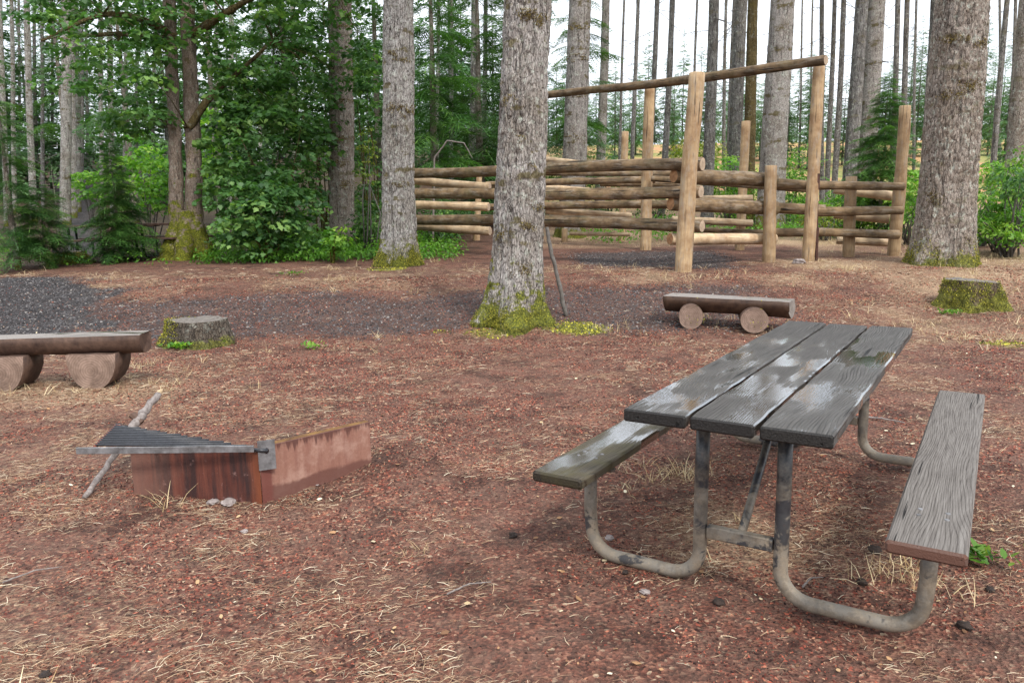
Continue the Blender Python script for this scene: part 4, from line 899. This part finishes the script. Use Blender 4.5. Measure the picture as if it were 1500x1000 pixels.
def bench(name, label, p, q, flat, depth, side, top, end, sups, seed, inverted=False):
    p, q = Vector(p), Vector(q); L = (q-p).length; c = (p+q)/2; ang = math.atan2(q.y-p.y, q.x-p.x); g0 = Zg(c.x, c.y)
    root = thing(name, label, 'bench', (c.x, c.y, g0), ang)
    V, Fc, mi = halflog(L, 0, flat, depth, seed)
    # seat mesh: keep x/y swap so plank grain runs along y of its own space
    V2 = [(y, x, z) for x, y, z in V]
    me = mesh_py('seat', V2, [f[::-1] for f in Fc], [M[side], M[top], M[end]], mi, [True if k == 0 else False for k in mi]); o = obj('seat', me, root)
    o.rotation_euler = (0, 0, -PI/2); o.scale = (1, 1, 1); o.location = (0, 0, c.z-g0)
    o.rotation_euler = (math.atan2(0, 1), -0.0, -PI/2)
    # mirror fix: local y -> -x ; symmetrical seat, so fine
    tilt = math.asin((q.z-p.z)/L); o.rotation_euler = (0, 0, -PI/2); o.rotation_euler = (Matrix.Rotation(-tilt, 3, 'Y') @ Matrix.Rotation(-PI/2, 3, 'Z')).to_euler()
    for (s, w, ln) in sups:    # support half/whole logs lying across, cut face towards the viewer
        zt = c.z-g0-depth*(.86 if inverted else .42)+s*L*math.sin(tilt); n = 22; V = []; Fc = []; mi = []
        prof = []
        for k in range(n):
            a = 2*PI*k/n; x = w/2*math.cos(a); z = zt*.5+zt*.55*math.sin(a)
            if inverted: z = zt-(zt*1.08)*(max(0, -math.sin(a)))**.8 if math.sin(a) < 0 else zt; x = w/2*math.cos(a)*(1 if math.sin(a) <= .01 else 1)
            nz = float(vn(np.array(k*.6), np.array(s*9.), seed+5))-.5; prof.append((x*(1+nz*.08), z*(1+.04*nz)))
        for yy in (-ln/2, ln/2):
            for (x, z) in prof: V.append((x+(.01 if yy < 0 else 0), yy, z))
        for k in range(n): a = k; b = (k+1) % n; Fc.append((a, b, b+n, a+n)); mi.append(0)
        Fc.append(tuple(range(n))[::-1]); mi.append(1); Fc.append(tuple(range(n, 2*n))); mi.append(1)
        o = obj('support', mesh_py('support', V, Fc, [M['benchside'], M['support']], mi, [True]*n+[False]*2), root, (s*L, 0, 0))
        o.rotation_euler = (0, 0, -ang*.5)
def Dz(px, py, z):  # point of the view ray at height z
    d = ray(px, py); t = (z-HC)/d[2]; return Vector((d[0]*t, d[1]*t, z))
zt = .44
pL = Dz(-120, 497, .46); pR = Dz(212, 487, .46); dd = (pR-pL).normalized()
bench('log_bench', 'long grey split log bench on half log supports at the left edge', pL, pR, .30, .18, 'benchside', 'benchtop', 'benchside', [(.28, .42, .34), (-.12, .42, .34)], 3, True)
e0 = D(978, 431, 9.75); e1 = D(1161, 440, 9.0)
bench('log_bench', 'short brown split log bench behind the picnic table on round log supports', e0, e1, .38, .21, 'benchbrown', 'benchtop', 'galvwood', [(-.30, .29, .6), (.20, .32, .6)], 9)
# ---------------------------------------------------------------- stumps
def stump(name, label, px, py_base, wtop, wbase, h_px, seed, moss, top='stumptop', mat='bark_dark', tilt=0):
    b = G(px, py_base); k = b.y/F; b.z -= .02; b.y += wbase*.5*k*.8; b.z = Zg(b.x, b.y)-.02
    root = thing(name, label, 'stump', b); H = h_px*k; n = 90; m = 26; V = []; Fc = []
    for i in range(m+1):
        u = i/m; z = H*u-.05*(1-u)
        for j in range(n):
            a = 2*PI*j/n; lob = 1+.13*math.sin(5*a+seed)*(1-u)**1.2+.10*math.sin(3*a+seed*2)*(1-u)
            nz = float(vn(np.array(j/n*24), np.array(u*5.), seed, 24))-.5; nz2 = float(vn(np.array(j/n*9), np.array(u*3.), seed+2, 9))-.5
            r = (wtop*(u)**.8+wbase*(1-u**.8))*.5*k*lob*(1+nz*.09+nz2*.10)
            V.append((r*math.cos(a), r*math.sin(a)*.9, z+(tilt*r*math.cos(a)*u)+.018*nz2*u))
    for i in range(m):
        for j in range(n): a = i*n+j; c = i*n+(j+1) % n; Fc.append((a, c, c+n, a+n))
    obj('stump_body', mesh_py('stump_body', V, Fc, moss, smooth=True), root)
    T = []; TF = []
    for q, rr in enumerate((1.0, .93, .6, .3)):
        for j in range(n):
            v = V[m*n+j]; T.append((v[0]*rr, v[1]*rr, v[2]+(0.006 if q else 0)+(float(vn(np.array(v[0]*rr*14), np.array(v[1]*rr*14), 7))-.5)*.02*(q > 0)))
    for q in range(3):
        for j in range(n): a = q*n+j; c = q*n+(j+1) % n; TF.append((a, c, c+n, a+n))
    TF.append(tuple(range(3*n, 4*n)))
    obj('cut_face', mesh_py('cut_face', T, TF, M[top]), root)
    return root, b, k
mossA = mat_bark('stump_moss_light', (.15, .125, .10), (.07, .054, .043), (.02, .016, .013), 30, .35, .25, .6, .16, .3)
mossB = mat_bark('stump_moss_heavy', (.15, .11, .07), (.08, .058, .04), (.02, .016, .01), 24, .4, .1, .75, .8, .8)
r1, b1, k1 = stump('tree_stump', 'wide weathered stump with yellow moss at the end of the long log bench', 275, 512, 84, 116, 40, 2, mossA)
r2, b2, k2 = stump('tree_stump', 'moss covered stump in dry grass near the right edge', 1442, 458, 78, 100, 40, 5, mossB, tilt=-.06)
stump('mossy_stump', 'low dark mossy stump at the forest edge near the left', 88, 388, 42, 66, 18, 7, mossB, 'stumptop')
# moss cushions on stumps and trunk feet: part meshes of many tiny tufts
def moss_tufts(parent, fn, n, size, seed, mat='mossy'):
    g = np.random.default_rng(seed); P = fn(g, n); n = len(P)
    TV = np.array([[-.5, -.3, 0], [.5, -.3, 0], [0, .5, 0], [0, 0, .7]]); TF = np.array([[0, 1, 3], [1, 2, 3], [2, 0, 3]])
    v, f, q = inst(TV, TF, P, rot_zyx(g.random(n)*6.28, g.normal(0, .9, n), g.normal(0, .9, n)), size*(.5+g.random(n)))
    o = obj('moss', mesh_np('moss', v, f, M[mat], q), parent); o['kind'] = 'stuff'
def on_mesh(me, mask, off=.004):
    co = np.empty(len(me.vertices)*3, np.float32); me.vertices.foreach_get('co', co); co = co.reshape(-1, 3)
    w = mask(co)
    def fn(g, n):
        idx = g.choice(len(co), n, p=w/w.sum()); P = co[idx].astype(float)+g.normal(0, .012, (n, 3)); return P
    return fn
def trunk_of(root): return [c for c in root.children if c.name.startswith('trunk') or c.name.startswith('stump_body')][0]
tm = trunk_of(main).data
def mk(zh, s, thr=.5, zlo=-.02, side=None):
    def f(co):
        w = np.clip((fbm(co[:, 0]*5+s, co[:, 1]*5+co[:, 2]*3, s, 4)-thr+.35*np.exp(-co[:, 2]/zh)-.12)*5, 0, 1)*np.exp(-(np.maximum(co[:, 2], 0)/zh)**2)*(co[:, 2] > zlo)
        if side is not None: w = w*np.clip(side*co[:, 0]*4+.5, .12, 1)
        return w+1e-9
    return f
moss_tufts(main, on_mesh(tm, mk(.40, 3, .60, side=-1)), 6500, .010, 1)
for o in bpy.data.objects:
    if o.get('label', '').startswith('straight pale'): moss_tufts(o, on_mesh(trunk_of(o).data, mk(.32, 5, .50)), 6000, .014, 2)
    if o.get('label', '').startswith('thickest brown'): moss_tufts(o, on_mesh(trunk_of(o).data, mk(.34, 8, .56)), 6000, .013, 3)
    if o.get('label', '').startswith('twin stemmed'): moss_tufts(o, on_mesh([c for c in o.children if c.name.startswith('root')][0].data, lambda co: np.clip((fbm(co[:, 0]*5, co[:, 2]*5, 4, 3)-.42)*6, 0, 1)+1e-9), 3800, .013, 4)
moss_tufts(r1, on_mesh(trunk_of(r1).data, lambda co: np.clip(-co[:, 0]*6-.6, 0, 1)*(co[:, 2] > .04)*1.+1e-9), 3200, .012, 5)
moss_tufts(r2, on_mesh(trunk_of(r2).data, lambda co: (co[:, 2] > .0)*np.clip((fbm(co[:, 0]*7, co[:, 2]*7, 4, 3)-.38)*6, 0, 1)+1e-9), 4500, .011, 6)
M['mossbrown'] = mat_rnd('brown_moss_tuft', (0, (.05, .035, .012)), (.6, (.16, .11, .035)), (1, (.30, .24, .07)))
def clumps(root, spots, n, size, seed):
    me = trunk_of(root).data; b = root.location
    def mask(co):
        w = np.zeros(len(co))
        P = co+np.array([b.x, b.y, b.z]); X = P[:, 0]; Y = P[:, 1]; Z = P[:, 2]-HC
        f = Y*FW[1]+Z*FW[2]; u = (X*CR[0]+Y*CR[1]+Z*CR[2])/f*F+750; v = 500-(X*CU[0]+Y*CU[1]+Z*CU[2])/f*F
        for (px, py, rx, ry) in spots:
            w = np.maximum(w, np.exp(-((u-px)/rx)**2-((v-py)/ry)**2))
        w = w*(np.clip((fbm(co[:, 0]*14, co[:, 2]*14+co[:, 1]*9, seed, 3)-.38)*5, 0, 1)); w[w < .15] = 0
        return w*(co[:, 1] < .05)+1e-12
    moss_tufts(root, on_mesh(me, mask), n, size, seed, 'mossbrown')
def byl(t_): return [o for o in bpy.data.objects if o.get('label', '').startswith(t_)][0]
sb = [o for o in bpy.data.objects if o.get('label', '').startswith('short brown split')][0]
for q_ in [c for c in sb.children if c.name.startswith('support')]:
    moss_tufts(sb, (lambda g, n, q_=q_: np.stack([q_.location.x+.10+g.normal(0, .06, n), g.normal(-.22, .05, n), .05+np.abs(g.normal(0, .09, n))], -1)), 220, .011, 50)
clumps(main, [(772, 22, 14, 9), (792, 30, 10, 8), (748, 150, 9, 9), (760, 205, 12, 5), (775, 245, 8, 6), (772, 330, 16, 7), (788, 300, 12, 8), (735, 345, 8, 14), (765, 395, 16, 10)], 2600, .012, 31)
clumps(byl('straight pale'), [(590, 85, 14, 6), (575, 78, 8, 5), (585, 158, 20, 5), (595, 165, 9, 7), (590, 270, 18, 4)], 1500, .016, 32)
clumps(byl('greyish fir'), [(500, 38, 14, 4), (497, 148, 17, 4), (499, 203, 18, 4), (500, 240, 12, 6), (505, 270, 10, 8)], 1500, .02, 33)
clumps(byl('thickest brown'), [(1434, 62, 9, 9), (1400, 58, 26, 6), (1420, 125, 18, 8), (1395, 140, 20, 6), (1370, 290, 12, 8)], 2400, .015, 34)
clumps(byl('grey fir trunk behind the log rails'), [(848, 40, 16, 4), (843, 85, 15, 6), (842, 140, 15, 3), (840, 200, 12, 3)], 1200, .02, 35)
# ---------------------------------------------------------------- fire ring with corner grate
def firebox():
    c = Dz(378, 655, .31); lft = Dz(190, 652, .31); rt = Dz(541, 617, .31)
    root = thing('fire_ring', 'rusty steel fire ring wall with two angled plates sunk in the ground', 'fire ring', (c.x, c.y, 0))
    def plate(name, q, mat, lip):
        d = Vector((q.x-c.x, q.y-c.y, 0)); L = d.length; ang = math.atan2(d.y, d.x); th_ = .006
        return L, ang
    # left plate: local x runs from the corner to the left end
    L, ang = plate('p', lft, 'rust', 0); V, Fc = rbox(-.004, .004, 0, L, -.12, .30, .0015); V = [(y, x, z) for x, y, z in V]
    o = obj('steel_plate', mesh_py('steel_plate', V, [f[::-1] for f in Fc], M['rust']), root); o.rotation_euler = (0, 0, ang); o['label'] = 'dark rust brown plate under the grate'
    L2, ang2 = plate('p', rt, 'rustpale', 0); V, Fc = rbox(-.004, .004, .004, L2, -.12, .308, .0015)
    o = obj('steel_plate', mesh_py('steel_plate', V, Fc, M['rustpale']), root); o.rotation_euler = (0, 0, ang2-PI/2); o['label'] = 'pale pinkish rusted plate with dark drips'
    V, Fc = rbox(-.040, -.0045, .03, L2, .300, .310, .002); V2, F2 = rbox(-.044, -.040, .03, L2, .275, .309, .001); V, Fc = join([(V, Fc), (V2, F2)])
    o = obj('top_lip', mesh_py('top_lip', V, Fc, M['lip']), root); o.rotation_euler = (0, 0, ang2-PI/2)
    # grey bracket plate with a hole on the corner
    w, h = .085, .155; n = 20; V = []; Fc = []; hole = .012; cx, cz = w*.5, .10
    for yy in (0, -.006):
        for (x, z) in ((0, 0), (w, 0), (w, h), (0, h)): V.append((x, yy, z))
        for k in range(n): a = 2*PI*k/n; V.append((cx+hole*math.cos(a), yy, cz+hole*1.3*math.sin(a)))
    S = 4+n
    # front/back as fans between square corners and the hole
    cor = [(k*n)//4 for k in range(5)]; order = [2, 3, 0, 1]   # quadrants: angle 0..90 -> corner 2
    for side in (0, 1):
        o_ = side*S
        for qd in range(4):
            cidx = order[qd]
            for k in range(cor[qd], cor[qd+1]): f = (o_+4+k, o_+4+(k+1) % n, o_+cidx); Fc.append(f if side else f[::-1])
            k = cor[qd+1] % n; f = (o_+4+k, o_+order[(qd+1) % 4], o_+cidx); Fc.append(f if side else f[::-1])
    for k in range(4): a, b = k, (k+1) % 4; Fc.append((a, a+S, b+S, b))
    for k in range(n): a, b = 4+k, 4+(k+1) % n; Fc.append((a, b, b+S, a+S))
    o = obj('hinge_bracket', mesh_py('hinge_bracket', V, Fc, M['galv']), root, (.0, -.009, .190)); o.rotation_euler = (0, 0, ang2*.55)
    V, Fc = tube([(-.02, -.012, .30), (.05, -.0, .292)], .011, 10); obj('hinge_pin', mesh_py('hinge_pin', V, Fc, M['black'], smooth=True), root)
    # grate
    gr = thing('fire_grate', 'black triangular cooking grate with grey front bar resting over the fire ring', 'grate', Dz(112, 660, .318))
    g0 = gr.location.copy(); fr = Dz(372, 657, .318)-g0; bl = Dz(170, 623, .318)-g0; off = Dz(137, 656, .318)-g0
    def bar(p, q, r=.006, n=8): return tube([p, q], r, n)
    V, Fc = [], []
    L = fr.length; V, Fc = rbox(-.006, .006, 0, L, -.017, .017, .0015); V = [(y, x, z) for x, y, z in V]
    o = obj('front_bar', mesh_py('front_bar', V, [f[::-1] for f in Fc], M['galv']), gr); o.rotation_euler = (0, 0, math.atan2(fr.y, fr.x))
    V, Fc = join([bar(off, bl, .009), bar(bl, bl+(fr-bl)*.04, .009)]); obj('side_bar', mesh_py('side_bar', V, Fc, M['rustbar']), gr)
    lst = []; N = 13
    for i in range(1, N+1):
        u = i/(N+.2); a = off.lerp(bl, u); b = fr.lerp(bl, u); b = b+(a-b).normalized()*(-.02*(i % 2)); lst.append(bar(a+Vector((0, 0, .006)), b+Vector((0, 0, .006)), .0065))
    V, Fc = join(lst); o = obj('grate_rods', mesh_py('grate_rods', V, Fc, M['black'], smooth=True), gr)
    V, Fc = join([bar(off.lerp(fr, .42)-Vector((0, 0, .008)), off.lerp(fr, .42).lerp(bl, .64)-Vector((0, 0, .008)), .007), bar(fr-Vector((0, 0, .008)), bl-Vector((0, 0, .008)), .007)])
    obj('cross_rod', mesh_py('cross_rod', V, Fc, M['black'], smooth=True), gr)
firebox()
def stick(name, label, pts, rad, mat, tip=None, n=10, jit=.12, cat_='branch'):
    P = [Vector(p) for p in pts]; b = P[0].copy(); Q = []; Rr = []
    for i in range(len(P)-1):
        for k in range(8):
            u = k/8; j = Vector((random.gauss(0, 1), random.gauss(0, 1), random.gauss(0, 1)))*rad[i]*.18
            Q.append(P[i].lerp(P[i+1], u)-b+(j if (i+k) else Vector())); Rr.append((rad[i]*(1-u)+rad[i+1]*u)*(1+random.uniform(-jit, jit)))
    Q.append(P[-1]-b); Rr.append(rad[-1])
    V, Fc = tube(Q, Rr, n)
    if tip:
        root = thing(name, label, cat_, b); obj('shaft', mesh_py('shaft', V, Fc, M[mat], smooth=True), root)
        e = Q[-1]; d = (Q[-1]-Q[-2]).normalized(); V, Fc = tube([e-d*.004, e+d*.02, e+d*.045+Vector((.012, 0, 0))], [rad[-1]*.97, rad[-1]*.8, rad[-1]*.25], n)
        obj('broken_tip', mesh_py('broken_tip', V, Fc, M[tip]), root); return root
    o = obj(name, mesh_py(name, V, Fc, M[mat], smooth=True), None, b); return tag(o, label, cat_)
s0 = G(124, 735); s1 = Dz(172, 660, .20); s2 = Dz(203, 614, .315); s3 = D(232, 577, 4.55)
sk = stick('dead_branch', 'grey dead branch with yellow broken tip propped against the fire grate', [s0+Vector((0, 0, .01)), s1, s2, s3], [.014, .018, .026, .019], 'stick', 'rail_pale')
V, Fc = tube([s2-s0+Vector((.02, -.01, -.03)), s2-s0+Vector((-.035, .0, .02))], [.02, .022], 8); obj('stub', mesh_py('stub', V, Fc, M['benchside']), sk)
e = G(829, 464)
stick('leaning_stick', 'long dark stick leaning against the right side of the middle trunk', [e, D(820, 420, e.y+.05), D(808, 372, e.y+.12), D(801, 333, e.y+.2)], [.030, .028, .027, .022], 'twig', None)
# fallen twigs near table
for (a, b, a2, b2, r, lb) in [(1262, 614, 1325, 622, .008, 'thin dark twig lying on the ground beyond the table edge, by the right bench'), (655, 878, 720, 862, .004, 'small pale twig lying on bare soil'), (5, 862, 92, 836, .004, 'long pale twig lying at the left edge of the ground'), (1175, 865, 1205, 850, .004, 'short pale twig under the right pipe leg')]:
    p, q = G(a, b), G(a2, b2); stick('twig', lb, [p+Vector((0, 0, .012)), p.lerp(q, .5)+Vector((0, .02, .02)), q+Vector((0, 0, .012))], [r, r*.9, r*.5], 'stick', None, 6)
# stones and cones
def rock(name, label, px, py, w, mat, seed, cat_, squash=.62, group=None):
    import bmesh
    b = G(px, py); k = b.y/F; bm = bmesh.new(); bmesh.ops.create_icosphere(bm, subdivisions=3, radius=w*.5*k)
    for v in bm.verts:
        d = v.co.normalized(); s = float(vn(np.array(d.x*2+seed*3), np.array(d.y*2+d.z*3), seed))-.5
        s2 = float(vn(np.array(d.x*6+seed*3), np.array(d.y*6+d.z*7), seed+1))-.5
        v.co *= 1+s*.55+s2*(.14 if mat == 'stone' else .35); v.co.z *= squash; v.co.x *= 1.15
    me = bpy.data.meshes.new(name); bm.to_mesh(me); bm.free(); me.materials.append(M[mat])
    me.polygons.foreach_set('use_smooth', [mat != 'stone']*len(me.polygons))
    o = obj(name, me, None, b+Vector((0, 0, w*.5*k*squash*.45))); o.rotation_euler = (0, 0, seed); return tag(o, label, cat_, group)
for i, (a, b, w, lb) in enumerate([(752, 790, 13, 'dark cone alone on the open ground left of the table'), (916, 840, 9, 'dark cone beside the left pipe leg foot'), (1053, 888, 17, 'flattened dark cone between the two near pipe legs'), (1282, 812, 18, 'dark cone under the front end of the right seat'), (1262, 858, 16, 'dark cone inside the right pipe leg loop'), (1412, 928, 22, 'frayed dark cone right of the right pipe leg foot'), (1450, 866, 14, 'dark cone near the right edge beyond the pipe leg'), (66, 990, 16, 'dark cone at the bottom left of the ground')]):
    rock('pine_cone', lb, a, b, w, 'cone', i+1, 'cone', .7, 'dark cones on the ground')
for i, (a, b, w, lb) in enumerate([(893, 793, 13, 'pale round stone inside the left pipe leg loop'), (945, 872, 14, 'small reddish stone in front of the left pipe leg'), (462, 712, 15, 'grey stone at the foot of the pale rusted plate'), (482, 702, 12, 'smaller grey stone beside the pale rusted plate'), (428, 722, 12, 'stone next to the fire ring corner'), (312, 740, 16, 'dark flat stone at the foot of the dark rusted plate'), (335, 742, 20, 'larger flat stone at the foot of the dark rusted plate'), (1170, 386, 17, 'flat pale stone at the foot of the tall gantry post'), (358, 779, 10, 'small round stone below the fire ring')]):
    rock('stone', lb, a, b, w, 'stone', i+30, 'stone', .55, 'loose stones on the ground')
# green weeds by the stump and on the ground
for i, (a, b, s, n, lb) in enumerate([(262, 512, .08, 26, 'green weed growing against the front of the weathered stump'), (304, 508, .07, 20, 'small green weed at the right foot of the weathered stump'), (458, 512, .07, 14, 'lone green weed on the open red ground'), (1440, 826, .05, 12, 'feathery green weed beside the right pipe leg'), (430, 404, .12, 18, 'low green grass tuft on the rise behind the track'), (1395, 462, .09, 16, 'green weed in front of the mossy stump')]):
    g = G(a, b); m = n*3; rr = np.random.default_rng(i); P = np.stack([rr.normal(0, s, m), rr.normal(0, s*.6, m), .01+.05*rr.random(m)], -1)
    v, f, q = inst(OVAL_V, OVAL_F, P, rot_zyx(rr.random(m)*6.28, rr.normal(-.6, .4, m), rr.normal(0, .3, m)), .03+.05*rr.random(m)); tag(obj('weed', mesh_np('weed', v, f, M['leaf_bright'], q), None, g), lb, 'weed')
# arching dead branch with lichen in the gap
b = D(632, 300, 19.6); b.z = Zg(b.x, b.y)
pts = [b, D(636, 232, 19.6), D(655, 206, 19.5), D(680, 210, 19.4), D(692, 232, 19.4)]
o = stick('arching_branch', 'pale dead branch arching over in the dark gap behind the rails', pts, [.03, .022, .018, .014, .008], 'rail_pale' if False else 'stick')
# distant picnic tables in the woods on the left
def far_table(px, py, Y, rz, lb):
    c = D(px, py, Y); c.z = Zg(c.x, c.y); root = thing('picnic_table', lb, 'picnic table', c, rz)
    for nm, x0, x1, z0, z1 in (('tabletop', -.36, .36, .71, .76), ('seat', -.78, -.52, .41, .455), ('seat', .52, .78, .41, .455)):
        V, Fc = rbox(x0, x1, -1.1, 1.1, z0, z1, .006); obj(nm, mesh_py(nm, V, Fc, M['benchside']), root)
    for y in (-.8, .8):
        for s in (-1, 1):
            V, Fc = tube([(.12*s, y, .71), (.12*s, y, .10), (.2*s, y, .03), (.58*s, y, .03), (.65*s, y, .1), (.65*s, y, .41)], .03, 8); obj('leg_frame', mesh_py('leg_frame', V, Fc, M['black'], smooth=True), root)
far_table(226, 372, 17.6, 1.35, 'dark distant picnic table behind the twin stemmed maple')
far_table(158, 376, 17.2, 1.45, 'dark distant picnic table behind the small young fir')
# ---------------------------------------------------------------- sky, sun, camera
w = bpy.data.worlds.new('World'); bpy.context.scene.world = w; w.use_nodes = True; nt = w.node_tree; bg = nt.nodes['Background']
sk_ = nt.nodes.new('ShaderNodeTexSky'); sk_.sky_type = 'NISHITA'; sk_.sun_disc = False; sk_.sun_elevation = math.radians(48); sk_.sun_rotation = math.radians(150); sk_.air_density = 1; sk_.dust_density = 3
tc = nt.nodes.new('ShaderNodeTexCoord'); mp = nt.nodes.new('ShaderNodeMapping'); mp.inputs['Scale'].default_value = (1, 1, 2.6); nz = nt.nodes.new('ShaderNodeTexNoise'); nz.inputs['Scale'].default_value = 2.2; nz.inputs['Detail'].default_value = 6
rp = nt.nodes.new('ShaderNodeValToRGB'); rp.color_ramp.elements[0].position = .3; rp.color_ramp.elements[0].color = (7.0, 7.6, 8.4, 1); rp.color_ramp.elements[1].position = .65; rp.color_ramp.elements[1].color = (9.2, 9.6, 10.2, 1)
mx = nt.nodes.new('ShaderNodeMix'); mx.data_type = 'RGBA'; mx.inputs[0].default_value = .88
sx_ = nt.nodes.new('ShaderNodeSeparateXYZ'); nt.links.new(tc.outputs['Generated'], sx_.inputs[0])
zr_ = nt.nodes.new('ShaderNodeMapRange'); zr_.inputs[1].default_value = .12; zr_.inputs[2].default_value = 1; zr_.inputs[3].default_value = .088; zr_.inputs[4].default_value = .135; nt.links.new(sx_.outputs[2], zr_.inputs[0]); nt.links.new(zr_.outputs[0], bg.inputs[1])
nt.links.new(tc.outputs['Generated'], mp.inputs[0]); nt.links.new(mp.outputs[0], nz.inputs['Vector']); nt.links.new(nz.outputs[0], rp.inputs[0])
nt.links.new(sk_.outputs[0], mx.inputs[6]); nt.links.new(rp.outputs[0], mx.inputs[7]); nt.links.new(mx.outputs[2], bg.inputs[0]); bg.inputs[1].default_value = .1
sun = bpy.data.lights.new('sun', 'SUN'); sun.energy = 1.5; sun.angle = math.radians(10); sun.color = (1, .96, .90); so = bpy.data.objects.new('sun', sun); link(so)
el = math.radians(48); az = math.radians(150); dv = Vector((math.sin(az)*math.cos(el), math.cos(az)*math.cos(el), math.sin(el))); so.rotation_euler = dv.to_track_quat('Z', 'Y').to_euler()
cam = bpy.data.cameras.new('camera'); co = bpy.data.objects.new('camera', cam); link(co); cam.sensor_width = 36; cam.sensor_fit = 'HORIZONTAL'; cam.lens = F/1500*36; cam.clip_start = .05; cam.clip_end = 3000
mw = Matrix(((CR[0], CU[0], -FW[0], 0), (CR[1], CU[1], -FW[1], 0), (CR[2], CU[2], -FW[2], HC), (0, 0, 0, 1))); co.matrix_world = mw
sc = bpy.context.scene; sc.camera = co; sc.view_settings.view_transform = 'Standard'; sc.view_settings.look = 'None'; sc.view_settings.exposure = 1.08; sc.view_settings.gamma = 1
sc.cycles.max_bounces = 6; sc.cycles.transparent_max_bounces = 4; sc.cycles.diffuse_bounces = 3; sc.cycles.caustics_reflective = False; sc.cycles.caustics_refractive = False
